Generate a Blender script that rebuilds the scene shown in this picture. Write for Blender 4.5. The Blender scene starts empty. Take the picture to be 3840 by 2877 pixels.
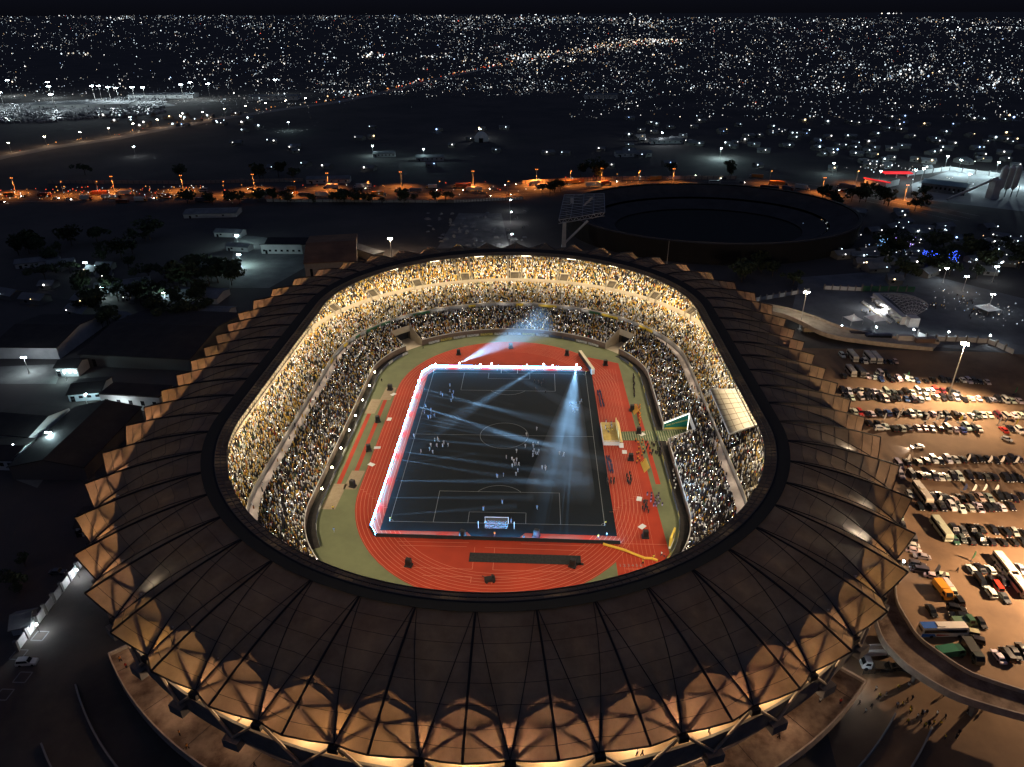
import bpy, bmesh, math, random
import numpy as np
from mathutils import Vector, Matrix
random.seed(7); rng = np.random.default_rng(7)
SC = bpy.context.scene
COL = SC.collection
# ------------------------------------------------------------------ camera (solved from the pitch markings)
CP = np.array([11.5597, -229.6318, 143.1324]); YAW, PIT, ROL, FPX = -0.0369178, 0.4836818, -0.0042462, 2652.772
IW, IH = 3840.0, 2877.0
_f = np.array([math.sin(YAW)*math.cos(PIT), math.cos(YAW)*math.cos(PIT), -math.sin(PIT)])
_r0 = np.array([math.cos(YAW), -math.sin(YAW), 0.0]); _u0 = np.cross(_r0, _f)
_r = math.cos(ROL)*_r0 + math.sin(ROL)*_u0; _u = -math.sin(ROL)*_r0 + math.cos(ROL)*_u0
cam = bpy.data.cameras.new('camera'); camo = bpy.data.objects.new('camera', cam); COL.objects.link(camo)
camo.matrix_world = Matrix(((_r[0], _u[0], -_f[0], CP[0]), (_r[1], _u[1], -_f[1], CP[1]), (_r[2], _u[2], -_f[2], CP[2]), (0, 0, 0, 1)))
cam.sensor_width = 36.0; cam.sensor_fit = 'HORIZONTAL'; cam.lens = 36.0*FPX/IW
cam.clip_start = 1.0; cam.clip_end = 90000.0
SC.camera = camo
# ------------------------------------------------------------------ night sky, moonlight, exposure
W = bpy.data.worlds.new('World'); SC.world = W; W.use_nodes = True
wn = W.node_tree; bg = wn.nodes['Background']
tc = wn.nodes.new('ShaderNodeTexCoord'); sx = wn.nodes.new('ShaderNodeSeparateXYZ'); rp = wn.nodes.new('ShaderNodeValToRGB')
wn.links.new(tc.outputs['Generated'], sx.inputs[0]); wn.links.new(sx.outputs['Z'], rp.inputs[0]); wn.links.new(rp.outputs[0], bg.inputs[0])
rp.color_ramp.elements[0].position = 0.0; rp.color_ramp.elements[0].color = (0.0026, 0.0028, 0.0048, 1)
rp.color_ramp.elements[1].position = 0.6; rp.color_ramp.elements[1].color = (0.036, 0.046, 0.088, 1)
bg.inputs[1].default_value = 1.0
moon = bpy.data.lights.new('moonlight', 'SUN'); moon.energy = 0.012; moon.angle = math.radians(0.5); moon.color = (0.72, 0.84, 1.0)
moono = bpy.data.objects.new('moonlight', moon); COL.objects.link(moono); moono.rotation_euler = (math.radians(38), math.radians(-20), math.radians(25))
SC.view_settings.view_transform = 'Standard'; SC.view_settings.look = 'None'; SC.view_settings.exposure = 0.0; SC.view_settings.gamma = 1.0
cy = SC.cycles
cy.max_bounces = 5; cy.diffuse_bounces = 2; cy.glossy_bounces = 2; cy.transmission_bounces = 4; cy.transparent_max_bounces = 8; cy.volume_bounces = 0
cy.sample_clamp_indirect = 1.5; cy.sample_clamp_direct = 0; cy.caustics_reflective = False; cy.caustics_refractive = False
cy.use_denoising = True; cy.use_light_tree = True; cy.use_adaptive_sampling = True; cy.adaptive_threshold = 0.012

# ------------------------------------------------------------------ helpers
def at(px, py, z=0.0):                       # a surveyed point of the photograph, put back on the level z
    d = _f + _r*((px-IW/2)/FPX) + _u*((IH/2-py)/FPX)
    t = (z-CP[2])/d[2]; q = CP + d*t
    return Vector((q[0], q[1], z))
def project(P):
    d = np.asarray(P, float) - CP; zz = d @ _f
    return np.stack([IW/2 + FPX*(d @ _r)/zz, IH/2 - FPX*(d @ _u)/zz], -1), zz
MATS = {}
def mat(name, col, rough=0.8, metal=0.0, noise=0.0, nscale=1.0, col2=None, bump=0.0, emis=None, estr=0.0, objcol=False, detail=4.0, coat=0.0, noes=False):
    if name in MATS: return MATS[name]
    m = bpy.data.materials.new(name); m.use_nodes = True; nt = m.node_tree; b = nt.nodes['Principled BSDF']
    b.inputs['Base Color'].default_value = (*col, 1); b.inputs['Roughness'].default_value = rough; b.inputs['Metallic'].default_value = metal
    b.inputs['Specular IOR Level'].default_value = 0.3
    if coat: b.inputs['Coat Weight'].default_value = coat
    if noise > 0 or col2:
        t = nt.nodes.new('ShaderNodeTexCoord'); n = nt.nodes.new('ShaderNodeTexNoise'); n.inputs['Scale'].default_value = nscale; n.inputs['Detail'].default_value = detail
        n.inputs['Roughness'].default_value = 0.65
        nt.links.new(t.outputs['Object'], n.inputs['Vector'])
        r = nt.nodes.new('ShaderNodeValToRGB'); c2 = col2 or tuple(c*(1-noise) for c in col); c1 = col if col2 else tuple(min(1, c*(1+noise)) for c in col)
        r.color_ramp.elements[0].position = 0.35; r.color_ramp.elements[0].color = (*c2, 1)
        r.color_ramp.elements[1].position = 0.66; r.color_ramp.elements[1].color = (*c1, 1)
        nt.links.new(n.outputs['Fac'], r.inputs[0]); nt.links.new(r.outputs[0], b.inputs['Base Color'])
        if bump:
            bp = nt.nodes.new('ShaderNodeBump'); bp.inputs['Strength'].default_value = bump; nt.links.new(n.outputs['Fac'], bp.inputs['Height']); nt.links.new(bp.outputs[0], b.inputs['Normal'])
    if objcol:
        oi = nt.nodes.new('ShaderNodeObjectInfo'); nt.links.new(oi.outputs['Color'], b.inputs['Base Color'])
    if emis:
        b.inputs['Emission Color'].default_value = (*emis, 1); b.inputs['Emission Strength'].default_value = estr
        if noes: m.cycles.emission_sampling = 'NONE'
    MATS[name] = m; return m
def attr_mat(name, rough=0.85, emit=0.0, noes=True):        # colour carried by a face attribute
    m = bpy.data.materials.new(name); m.use_nodes = True; nt = m.node_tree; b = nt.nodes['Principled BSDF']
    a = nt.nodes.new('ShaderNodeAttribute'); a.attribute_name = 'col'
    b.inputs['Roughness'].default_value = rough; b.inputs['Specular IOR Level'].default_value = 0.2
    if emit:
        b.inputs['Base Color'].default_value = (0.02, 0.02, 0.02, 1)
        nt.links.new(a.outputs['Color'], b.inputs['Emission Color']); b.inputs['Emission Strength'].default_value = emit
        if noes: m.cycles.emission_sampling = 'NONE'
    else: nt.links.new(a.outputs['Color'], b.inputs['Base Color'])
    MATS[name] = m; return m

class MB:                                    # collects shapes for ONE mesh object
    def __init__(s): s.v = []; s.f = []; s.m = []
    def add(s, vs, fs, mi=0):
        o = len(s.v); s.v += [tuple(v) for v in vs]; s.f += [tuple(i+o for i in f) for f in fs]; s.m += [mi]*len(fs)
    def box(s, c, size, rot=0.0, mi=0, taper=1.0):           # c = centre of the bottom face
        sx_, sy_, h = size[0]/2, size[1]/2, size[2]; cs, sn = math.cos(rot), math.sin(rot); vs = []
        for z, k in ((0, 1.0), (h, taper)):
            for x, y in ((-sx_, -sy_), (sx_, -sy_), (sx_, sy_), (-sx_, sy_)):
                x, y = x*k, y*k; vs.append((c[0]+x*cs-y*sn, c[1]+x*sn+y*cs, c[2]+z))
        s.add(vs, [(3, 2, 1, 0), (4, 5, 6, 7), (0, 1, 5, 4), (1, 2, 6, 5), (2, 3, 7, 6), (3, 0, 4, 7)], mi)
    def tube(s, a, b, r, n=6, r2=None, mi=0, cap=True):
        a, b = Vector(a), Vector(b); d = (b-a)
        if d.length < 1e-6: return
        d.normalize(); p = d.orthogonal().normalized(); q = d.cross(p); r2 = r if r2 is None else r2; vs = []
        for c, rr in ((a, r), (b, r2)):
            for i in range(n):
                t = 2*math.pi*i/n; vs.append(c + p*(rr*math.cos(t)) + q*(rr*math.sin(t)))
        fs = [(i, (i+1) % n, n+(i+1) % n, n+i) for i in range(n)]
        if cap: fs += [tuple(range(n-1, -1, -1)), tuple(range(n, 2*n))]
        s.add(vs, fs, mi)
    def path(s, pts, r, n=5, mi=0):
        for a, b in zip(pts[:-1], pts[1:]): s.tube(a, b, r, n, mi=mi)
    def quad(s, a, b, c, d, mi=0): s.add([a, b, c, d], [(0, 1, 2, 3)], mi)
    def prism(s, poly, z0, z1, mi=0):        # poly counter-clockwise
        n = len(poly); vs = [(x, y, z0) for x, y in poly] + [(x, y, z1) for x, y in poly]
        s.add(vs, [tuple(range(n-1, -1, -1)), tuple(range(n, 2*n))] + [(i, (i+1) % n, n+(i+1) % n, n+i) for i in range(n)], mi)
    def sheet(s, poly, z, mi=0): s.add([(x, y, z) for x, y in poly], [tuple(range(len(poly)))], mi)
    def strip(s, A, B, mi=0, closed=False):  # ribbon between two polylines of the same length
        n = len(A); vs = list(A)+list(B); fs = [(i, i+1, n+i+1, n+i) for i in range(n-1)]
        if closed: fs.append((n-1, 0, n, 2*n-1))
        s.add(vs, fs, mi)
    def sphere(s, c, r, mi=0, seg=8, ring=5, sq=1.0):
        vs = [(c[0], c[1], c[2]+r*sq)]; fs = []
        for i in range(1, ring):
            t = math.pi*i/ring
            for j in range(seg):
                a = 2*math.pi*j/seg; vs.append((c[0]+r*math.sin(t)*math.cos(a), c[1]+r*math.sin(t)*math.sin(a), c[2]+r*sq*math.cos(t)))
        vs.append((c[0], c[1], c[2]-r*sq)); L = len(vs)-1
        for j in range(seg):
            fs.append((0, 1+j, 1+(j+1) % seg)); fs.append((L, L-seg+(j+1) % seg, L-seg+j))
            for i in range(ring-2):
                a = 1+i*seg; fs.append((a+j, a+seg+j, a+seg+(j+1) % seg, a+(j+1) % seg))
        s.add(vs, fs, mi)
    def mesh(s, name, mats):
        me = bpy.data.meshes.new(name); me.from_pydata(s.v, [], s.f)
        for m in (mats if isinstance(mats, (list, tuple)) else [mats]): me.materials.append(m)
        if any(s.m): me.polygons.foreach_set('material_index', s.m)
        me.update(); return me
    def build(s, name, mats, parent=None, smooth=False):
        me = s.mesh(name, mats)
        if smooth: me.polygons.foreach_set('use_smooth', [True]*len(me.polygons))
        o = bpy.data.objects.new(name, me); COL.objects.link(o)
        if parent is not None: o.parent = parent
        return o
def link(name, me, parent=None, loc=None, rz=None):
    o = bpy.data.objects.new(name, me); COL.objects.link(o)
    if parent is not None: o.parent = parent
    if loc is not None: o.location = loc
    if rz is not None: o.rotation_euler = (0, 0, rz)
    return o
def tag(o, label=None, cat=None, group=None, kind=None):
    if label: o['label'] = label
    if cat: o['category'] = cat
    if group: o['group'] = group
    if kind: o['kind'] = kind
    return o
def thing(name, label, cat, loc=(0, 0, 0), rz=0.0, group=None):
    o = bpy.data.objects.new(name, None); COL.objects.link(o); o.location = loc; o.rotation_euler = (0, 0, rz); o.empty_display_size = 0.5
    return tag(o, label, cat, group)
def lamp(name, kind, loc, watts, col, parent=None, size=0.3, target=None, **kw):
    l = bpy.data.lights.new(name, kind); l.energy = watts; l.color = col
    if kind in ('POINT', 'SPOT'): l.shadow_soft_size = size
    for k, v in kw.items(): setattr(l, k, v)
    o = bpy.data.objects.new(name, l); COL.objects.link(o); o.location = loc
    if target is not None:
        o.rotation_euler = (Vector(target)-Vector(loc)).to_track_quat('-Z', 'Y').to_euler()
    if parent is not None: o.parent = parent
    return o
ORD = ['first', 'second', 'third', 'fourth', 'fifth', 'sixth', 'seventh', 'eighth', 'ninth', 'tenth', 'eleventh', 'twelfth', 'thirteenth', 'fourteenth', 'fifteenth', 'sixteenth', 'seventeenth', 'eighteenth', 'nineteenth', 'twentieth', 'twenty-first', 'twenty-second', 'twenty-third', 'twenty-fourth', 'twenty-fifth', 'twenty-sixth', 'twenty-seventh', 'twenty-eighth', 'twenty-ninth', 'thirtieth']
def ordn(i): return ORD[i] if i < len(ORD) else 'later'

# ------------------------------------------------------------------ the plan of the stadium: u = bay (0..60), d = metres out from the front wall
def S(u, d, z=0.0):
    u = u % 60; a = 61+d; b = 50+1.065*d
    if u < 8: return Vector((a, -46+u*11.5, z))
    if u < 30: f = math.pi*(u-8)/22; return Vector((a*math.cos(f), 46+b*math.sin(f), z))
    if u < 38: return Vector((-a, 46-(u-30)*11.5, z))
    f = math.pi*(1+(u-38)/22); return Vector((a*math.cos(f), -46+b*math.sin(f), z))
def Sn(u, d):                                # vectorised
    u = np.mod(u, 60); a = 61+d; b = 50+1.065*d; f = np.where(u < 30, np.pi*(u-8)/22, np.pi*(1+(u-38)/22))
    x = np.where(u < 8, a, np.where((u >= 30) & (u < 38), -a, a*np.cos(f)))
    y = np.where(u < 8, -46+u*11.5, np.where(u < 30, 46+b*np.sin(f), np.where(u < 38, 46-(u-30)*11.5, -46+b*np.sin(f))))
    return x, y
def ringd(u):                                # inner edge of the roof, a little tighter at the corners
    u = u % 60
    if u < 8 or 30 <= u < 38: s_ = 0.0
    elif u < 30: s_ = math.sin(math.pi*(u-8)/22)
    else: s_ = math.sin(math.pi*(u-38)/22)
    return 17.0 + 3.4*s_**3
US = [i*0.25 for i in range(240)]
def ringpts(d, z, us=US): return [S(u, d, z) for u in us]

# ------------------------------------------------------------------ ground
g_dirt = mat('dark_dirt', (0.085, 0.075, 0.068), 0.95, noise=0.0, nscale=0.012, col2=(0.045, 0.044, 0.043), detail=9)
mb = MB(); mb.sheet([(-60000, -3000), (60000, -3000), (60000, 60000), (-60000, 60000)], 0.0)
tag(mb.build('ground', g_dirt), kind='structure')

# ------------------------------------------------------------------ inside the bowl: apron, track, grass, lines
m_apron = mat('green_apron', (0.170, 0.180, 0.085), 0.9, noise=0.0, nscale=0.06, col2=(0.120, 0.128, 0.064), detail=8)
m_track = mat('red_track', (0.42, 0.042, 0.014), 0.85, nscale=0.05, col2=(0.30, 0.030, 0.011), detail=8)
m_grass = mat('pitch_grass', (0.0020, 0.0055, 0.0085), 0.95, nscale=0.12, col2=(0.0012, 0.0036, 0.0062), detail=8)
m_line = mat('white_line_paint', (0.17, 0.18, 0.18), 0.8)
m_pinkline = mat('lane_line_paint', (0.62, 0.20, 0.12), 0.8)
m_sand = mat('pit_sand', (0.33, 0.25, 0.16), 0.95, nscale=0.8, col2=(0.27, 0.20, 0.12), detail=8)
mb = MB(); mb.sheet([tuple(p[:2]) for p in ringpts(0.3, 0)], 0.01); tag(mb.build('apron', m_apron), kind='structure')
def oval(rx, ry, L=36.0, n=40):
    pts = []
    for i in range(n+1): t = math.pi*i/n; pts.append((rx*math.cos(t), L+ry*math.sin(t)))
    for i in range(n+1): t = math.pi*(1+i/n); pts.append((rx*math.cos(t), -L+ry*math.sin(t)))
    return pts
TRX, TRY = 47.6, 50.6
mb = MB(); mb.sheet(oval(TRX, TRY), 0.02)
e1, e2, e3, e4 = at(2268, 1452), at(2328, 1452), at(2480, 2130), at(2325, 2130)      # the straights run on past the bends
mb.sheet([(36, -82), (52.6, -82), (49.6, 64), (36, 70)], 0.024); tag(mb.build('running_track', m_track), kind='structure')
mb = MB(); mb.sheet([(-36.3, -57.0), (-9, -57.0), (-7.5, -59), (7.5, -59), (9, -57), (37.4, -57.6), (36.8, 55.5), (-33, 55.5), (-36.3, 50)], 0.034); tag(mb.build('grass', m_grass), kind='structure')
mb = MB()                                     # football markings
def ln(x0, y0, x1, y1, w=0.16, z=0.044, b=None, mi=0):
    b = b or mb; d = Vector((x1-x0, y1-y0)); d.normalize(); n_ = Vector((-d.y, d.x))*(w/2)
    b.add([(x0+n_.x, y0+n_.y, z), (x0-n_.x, y0-n_.y, z), (x1-n_.x, y1-n_.y, z), (x1+n_.x, y1+n_.y, z)], [(0, 1, 2, 3)], mi)
def arc(cx, cy_, r, a0, a1, n=48, w=0.16, z=0.044):
    for i in range(n):
        t0 = a0+(a1-a0)*i/n; t1 = a0+(a1-a0)*(i+1)/n; ln(cx+r*math.cos(t0), cy_+r*math.sin(t0), cx+r*math.cos(t1), cy_+r*math.sin(t1), w, z)
ln(-34, -52.5, 34, -52.5); ln(-34, 52.5, 34, 52.5); ln(-34, -52.5, -34, 52.5); ln(34, -52.5, 34, 52.5); ln(-34, 0, 34, 0); arc(0, 0, 9.15, 0, 2*math.pi)
for s in (-1, 1):
    ln(-20.16, s*52.5, -20.16, s*36); ln(20.16, s*52.5, 20.16, s*36); ln(-20.16, s*36, 20.16, s*36)
    ln(-9.16, s*52.5, -9.16, s*47); ln(9.16, s*52.5, 9.16, s*47); ln(-9.16, s*47, 9.16, s*47)
    c = math.acos(5.5/9.15); m0 = -s*math.pi/2; arc(0, s*41.5, 9.15, m0-c, m0+c, 20)
    arc(-34, s*52.5, 1, -s*math.pi/2 if s > 0 else 0, 0 if s > 0 else math.pi/2, 6); arc(34, s*52.5, 1, math.pi if s > 0 else math.pi/2, 1.5*math.pi if s > 0 else math.pi, 6)
tag(mb.build('pitch_markings', m_line), kind='structure')
mb = MB()                                     # lane lines
for k in range(10):
    o = oval(TRX-0.4-1.24*k, TRY-0.4-1.24*k, n=44); o.append(o[0])
    for (x0, y0), (x1, y1) in zip(o[:-1], o[1:]): ln(x0, y0, x1, y1, 0.11, 0.03)
for k in range(9): ln(38.2+1.22*k*1.0, -74, 38.0+1.22*k*0.98, 58, 0.06, 0.032)
for x0, y0, x1, y1 in ((-30, -62, -8, -62), (-29, -63.8, -8.5, -63.8), (8, -62, 30, -62.4), (-3, -64, 28, -64.6), (-6, -64, -6, -73.5), (-27, -73.3, -6, -73.5), (0, -64, 0, -73.6), (0, -73.6, 26, -73.8), (-20, -76.5, -6, -76.6), (-6, -76.6, -6, -79), (0, -76.6, 18, -77), (0, -76.6, 0, -79.4), (38.5, -72, 52, -72), (36, -61, 52.2, -61)): ln(x0, y0, x1, y1, 0.12, 0.034)
for k in range(8):
    t = math.radians(250+k*1.5); ln(0, 0, 0.01, 0, 0.01, 0.034)
for k in range(9): 
    for sgn in (-1, 1):
        y = -36-3*k*0.4; x = sgn*(TRX-0.4-1.24*k); ln(x, y, x-sgn*1.24, y, 0.12, 0.034)
tag(mb.build('track_lines', m_pinkline), kind='structure')
mb = MB(); mb.box((9.2, -68.6, 0.036), (33, 4.0, 0.05), -0.012); mb.box((24.8, -70.4, 0.036), (3.2, 0.9, 0.05), -0.012)
tag(mb.build('landing_mat', mat('black_matting', (0.022, 0.022, 0.022), 0.95, noise=0.3, nscale=1.5)), 'long black mat laid across the red infield by the near goal', 'mat')
mb = MB()                                     # sand pits and run-ups on the far side of the left touchline
for cx, cy_, w, h in ((-50.9, 32, 4.4, 11), (-55.1, 21, 4.4, 12), (-50.9, -30.5, 4.6, 11), (-55.3, -40, 4.6, 14)): mb.sheet([(cx-w/2, cy_-h/2), (cx+w/2, cy_-h/2), (cx+w/2+.6, cy_+h/2), (cx-w/2+.6, cy_+h/2)], 0.024)
tag(mb.build('sand_pits', m_sand), kind='structure')
mb = MB()
for cx, y0, y1 in ((-51.0, -25, 26.4), (-55.3, -33, 15)): mb.sheet([(cx-0.75, y0), (cx+0.75, y0), (cx+0.95, y1), (cx-0.55, y1)], 0.022)
mb.sheet([(53.2, -30), (54.9, -30), (53.8, 26), (52.3, 26)], 0.022)
tag(mb.build('runways', m_track), kind='structure')
def text(body, size, loc, rot, m, name, parent=None, extr=0.01):
    cu = bpy.data.curves.new(name, 'FONT'); cu.body = body; cu.size = size; cu.align_x = 'CENTER'; cu.align_y = 'CENTER'; cu.extrude = extr
    o = bpy.data.objects.new(name, cu); COL.objects.link(o); dg = bpy.context.evaluated_depsgraph_get(); me = bpy.data.meshes.new_from_object(o.evaluated_get(dg))
    bpy.data.objects.remove(o); me.materials.clear(); me.materials.append(m); q = bpy.data.objects.new(name, me); COL.objects.link(q); q.location = loc; q.rotation_euler = rot
    if parent is not None: q.parent = parent
    return q
for i in range(6):
    q = at(2326+i*15.6, 2121, 0.05); tag(text(str(i+1), 1.6, (q.x, q.y, 0.05), (0, 0, 0), m_line, 'lane_number'), kind='structure')
# ------------------------------------------------------------------ stadium bowl
def inv_u(p):
    x, y = p[0], p[1]; lo, hi = -45.0, 300.0
    for _ in range(50):
        d = (lo+hi)/2; a = 61+d; b = 50+1.065*d; Fv = abs(x)-a if abs(y) <= 46 else (x/a)**2+((abs(y)-46)/b)**2-1
        if Fv > 0: lo = d
        else: hi = d
    a = 61+lo; b = 50+1.065*lo
    if abs(y) <= 46: return (8*(y+46)/92 if x > 0 else 30+8*(46-y)/92)
    if y > 0: return 8+22*math.atan2((y-46)/b, x/a)/math.pi
    return 38+22*(math.atan2((y+46)/b, x/a)+math.pi)/math.pi % 22 if False else 38+22*((math.atan2((y+46)/b, x/a)) % (2*math.pi)-math.pi)/math.pi
stadium = thing('stadium', 'large oval stadium packed with spectators under a ring of glowing brown membrane roof', 'stadium')
m_conc = mat('warm_concrete', (0.55, 0.46, 0.33), 0.9, nscale=0.25, col2=(0.46, 0.38, 0.27), detail=8)
m_seat = mat('seat_tier_concrete', (0.12, 0.095, 0.06), 0.9, nscale=0.4, col2=(0.07, 0.055, 0.04), detail=8)
m_wallr = mat('brown_front_wall', (0.20, 0.135, 0.10), 0.9, nscale=0.3, col2=(0.13, 0.09, 0.07))
m_dark = mat('dark_steel', (0.020, 0.018, 0.018), 0.6)
m_grey = mat('facade_concrete', (0.20, 0.19, 0.18), 0.9, nscale=0.3, col2=(0.13, 0.125, 0.12), detail=8)
m_white = mat('white_paint', (0.78, 0.76, 0.72), 0.7)
GAPS = [(24.55, 25.75), (12.15, 13.2), (3.55, 4.55)]       # tunnel mouths in the lower tier: far left, far right, main stand
def spans(gaps):
    gs = sorted(gaps); out = []; a = gs[-1][1]-60
    for g0, g1 in gs: out.append((a, g0)); a = g1
    return out
def usamp(a, b, step=0.25):
    n = max(2, int(math.ceil((b-a)/step))+1); return [a+(b-a)*i/(n-1) for i in range(n)]
def tier(mb, d0, z0, d1, z1, rows, us, closed=False, front=True):
    prof = []
    for i in range(rows):
        da, db = d0+(d1-d0)*i/rows, d0+(d1-d0)*(i+1)/rows; z = z0+(z1-z0)*i/(rows-1)
        prof += [(da, z), (db, z)]
    lines = [[S(u, d, z) for u in us] for d, z in prof]
    for A, B in zip(lines[:-1], lines[1:]): mb.strip(B, A, closed=closed)
def wall(mb, d, z0, z1, us, th=0.3, closed=False, mi=0):
    a, b, c, e = ([S(u, d, z0) for u in us], [S(u, d, z1) for u in us], [S(u, d+th, z1) for u in us], [S(u, d+th, z0) for u in us])
    mb.strip(b, a, mi, closed); mb.strip(c, b, mi, closed); mb.strip(e, c, mi, closed)
T1 = (0.4, 2.3, 13.0, 7.9, 19); T2 = (16.4, 9.2, 28.0, 16.0, 18); T3 = (29.8, 17.9, 45.0, 27.6, 22)
mb = MB()
for a, b in spans(GAPS): tier(mb, *T1, usamp(a, b))
for a, b in GAPS: tier(mb, 9.6, 6.4, 13.0, 7.9, 4, usamp(a, b)); 
mb.build('lower_tier', m_seat, stadium)
mb = MB()
for a, b in spans(GAPS): wall(mb, 0.0, 0.0, 2.75, usamp(a, b), 0.38)
mb.build('front_wall', m_wallr, stadium)
mb = MB()
for a, b in spans(GAPS): wall(mb, 0.02, 2.75, 3.0, usamp(a, b), 0.22)
mb.build('front_rail', mat('rail_concrete', (0.6, 0.56, 0.5), 0.8), stadium)
for gi, (a, b) in enumerate(GAPS):                 # tunnels: side walls, dark mouth
    mb = MB()
    for u in (a, b):
        A = [S(u, 0, 0), S(u, 0, 3.0), S(u, 9.6, 7.6), S(u, 9.6, 0)]; k = 0.02 if u == b else -0.02; B = [S(u+k, 0, 0), S(u+k, 0, 3.0), S(u+k, 9.6, 7.6), S(u+k, 9.6, 0)]
        mb.add(A+B, [(0, 1, 2, 3), (7, 6, 5, 4), (1, 5, 6, 2), (0, 4, 5, 1)])
    mb.strip([S(u, 9.6, 7.6) for u in usamp(a, b)], [S(u, 9.6, 4.4) for u in usamp(a, b)])
    t = mb.build('tunnel', m_conc if gi < 2 else m_white, stadium)
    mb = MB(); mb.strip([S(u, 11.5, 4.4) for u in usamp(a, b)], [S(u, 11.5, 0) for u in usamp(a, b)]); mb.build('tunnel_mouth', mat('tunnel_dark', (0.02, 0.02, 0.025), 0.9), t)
    mb = MB(); mb.strip([S(u, 11.5, 0.03) for u in usamp(a, b)], [S(u, 0.0, 0.03) for u in usamp(a, b)]); mb.build('tunnel_floor', m_conc, t)
mb = MB()
mb.strip(ringpts(16.0, 7.9), ringpts(13.0, 7.9), closed=True); mb.build('walkway', mat('pale_walkway', (0.82, 0.70, 0.60), 0.85, nscale=0.4, col2=(0.70, 0.58, 0.50)), stadium)
mb = MB(); wall(mb, 16.0, 7.9, 10.2, US, 0.3, True); mb.build('fascia_wall', mat('fascia_grey', (0.34, 0.31, 0.27), 0.8, nscale=0.15, col2=(0.22, 0.20, 0.18)), stadium)
mb = MB(); wall(mb, 16.05, 10.2, 10.45, US, 0.2, True); mb.build('fascia_rail', m_conc, stadium)
mb = MB(); tier(mb, *T2, US, True); mb.build('middle_tier', m_seat, stadium)
mb = MB(); mb.strip(ringpts(29.6, 16.1), ringpts(28.0, 16.1), closed=True); wall(mb, 29.6, 16.1, 18.3, US, 0.2, True); mb.build('cross_aisle', m_conc, stadium)
mb = MB(); tier(mb, *T3, US, True); mb.build('upper_tier', m_seat, stadium)
mb = MB(); wall(mb, 45.0, 27.6, 29.2, US, 0.4, True); mb.build('rear_wall', m_conc, stadium)
for u in range(60): mb = MB(); c = S(u+0.5, 44.3, 27.2); mb.box(c, (1.2, 1.2, 2.0), math.atan2(c.y, c.x)); mb.build('rear_pier', m_white, stadium)
VOM = [(1+2*k) for k in range(30)]
for u in VOM:                                      # little entrance boxes in the upper tier
    mb = MB(); w = 0.17; d0, d1, z0, z1 = 28.9, 33.6, 16.1, 20.6
    for s in (-1, 1):
        a, b = S(u+s*w, d0, 0), S(u+s*w, d1, 0); q = (b-a); n_ = Vector((-q.y, q.x, 0)).normalized()*0.15*s
        for k in (0,): mb.add([(a.x, a.y, z0), (b.x, b.y, z0), (b.x, b.y, z1+.5), (a.x, a.y, z0+2.5), (a.x+n_.x, a.y+n_.y, z0), (b.x+n_.x, b.y+n_.y, z0), (b.x+n_.x, b.y+n_.y, z1+.5), (a.x+n_.x, a.y+n_.y, z0+2.5)], [(0, 1, 2, 3), (7, 6, 5, 4), (3, 2, 6, 7), (0, 3, 7, 4)])
    a, b = S(u-w, d1, 0), S(u+w, d1, 0); mb.quad((a.x, a.y, z0), (b.x, b.y, z0), (b.x, b.y, z1+.5), (a.x, a.y, z1+.5))
    a2, b2 = S(u-w, d1-1.2, 0), S(u+w, d1-1.2, 0); mb.quad((a2.x, a2.y, z1+.5), (b2.x, b2.y, z1+.5), (b.x, b.y, z1+.52), (a.x, a.y, z1+.52))
    a, b = S(u-w, 29.0, 16.2), S(u+w, 29.0, 16.2); c, e = S(u+w, d1, 16.2), S(u-w, d1, 16.2); mb.quad(a, b, c, e)
    mb.build('vomitory', m_conc, stadium)
# stair strips in the middle and upper tiers
mb = MB()
def stair(u, T, wd):
    d0, z0, d1, z1, n = T
    for i in range(n):
        da, db = d0+(d1-d0)*i/n, d0+(d1-d0)*(i+1)/n; z = z0+(z1-z0)*i/(n-1)+0.02; k = wd/2/ (math.pi*(61+da)/22)
        mb.quad(S(u-k, da, z), S(u+k, da, z), S(u+k, db, z), S(u-k, db, z))
for u in range(60): stair(u, T2, 1.2)
for u in VOM: stair(u-0.27, T3, 1.1); stair(u+0.27, T3, 1.1)
mb.build('stairs', m_conc, stadium)
# outer concourse, facade, ground storeys
mb = MB(); mb.strip(ringpts(50.2, 20.0), ringpts(45.4, 20.0), closed=True); mb.build('outer_concourse', mat('concourse_floor', (0.60, 0.46, 0.30), 0.85, nscale=0.3, col2=(0.50, 0.37, 0.24)), stadium)
mb = MB(); wall(mb, 50.2, 16.2, 21.2, US, 0.5, True); mb.strip(ringpts(50.2, 16.2), ringpts(45, 14.5), closed=True); mb.build('parapet', m_grey, stadium)
mb = MB(); wall(mb, 44.2, 0, 19.9, US, 0.4, True); mb.build('outer_wall', m_grey, stadium)
# VIP canopy and boxes on the main stand
mb = MB(); zc = 19.5
cc = [at(2662, 1460, zc), at(2768, 1462, zc), at(2846, 1590, zc), at(2735, 1628, zc)]
lo = [Vector((v.x, v.y, v.z-0.5)) for v in cc]
mb.add(cc+lo, [(3, 2, 1, 0), (4, 5, 6, 7), (0, 1, 5, 4), (1, 2, 6, 5), (2, 3, 7, 6), (3, 0, 4, 7)])
vip = mb.build('box_canopy', mat('cream_canopy', (0.62, 0.55, 0.43), 0.8, nscale=0.2, col2=(0.54, 0.47, 0.36)), stadium)
mb = MB()
for i in range(1, 8): mb.tube(cc[0].lerp(cc[3], i/8)+Vector((0, 0, .05)), cc[1].lerp(cc[2], i/8)+Vector((0, 0, .05)), 0.07, 4)
for i in range(1, 4): mb.tube(cc[0].lerp(cc[1], i/4)+Vector((0, 0, .05)), cc[3].lerp(cc[2], i/4)+Vector((0, 0, .05)), 0.07, 4)
mb.build('canopy_seams', m_wallr, vip)
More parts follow.
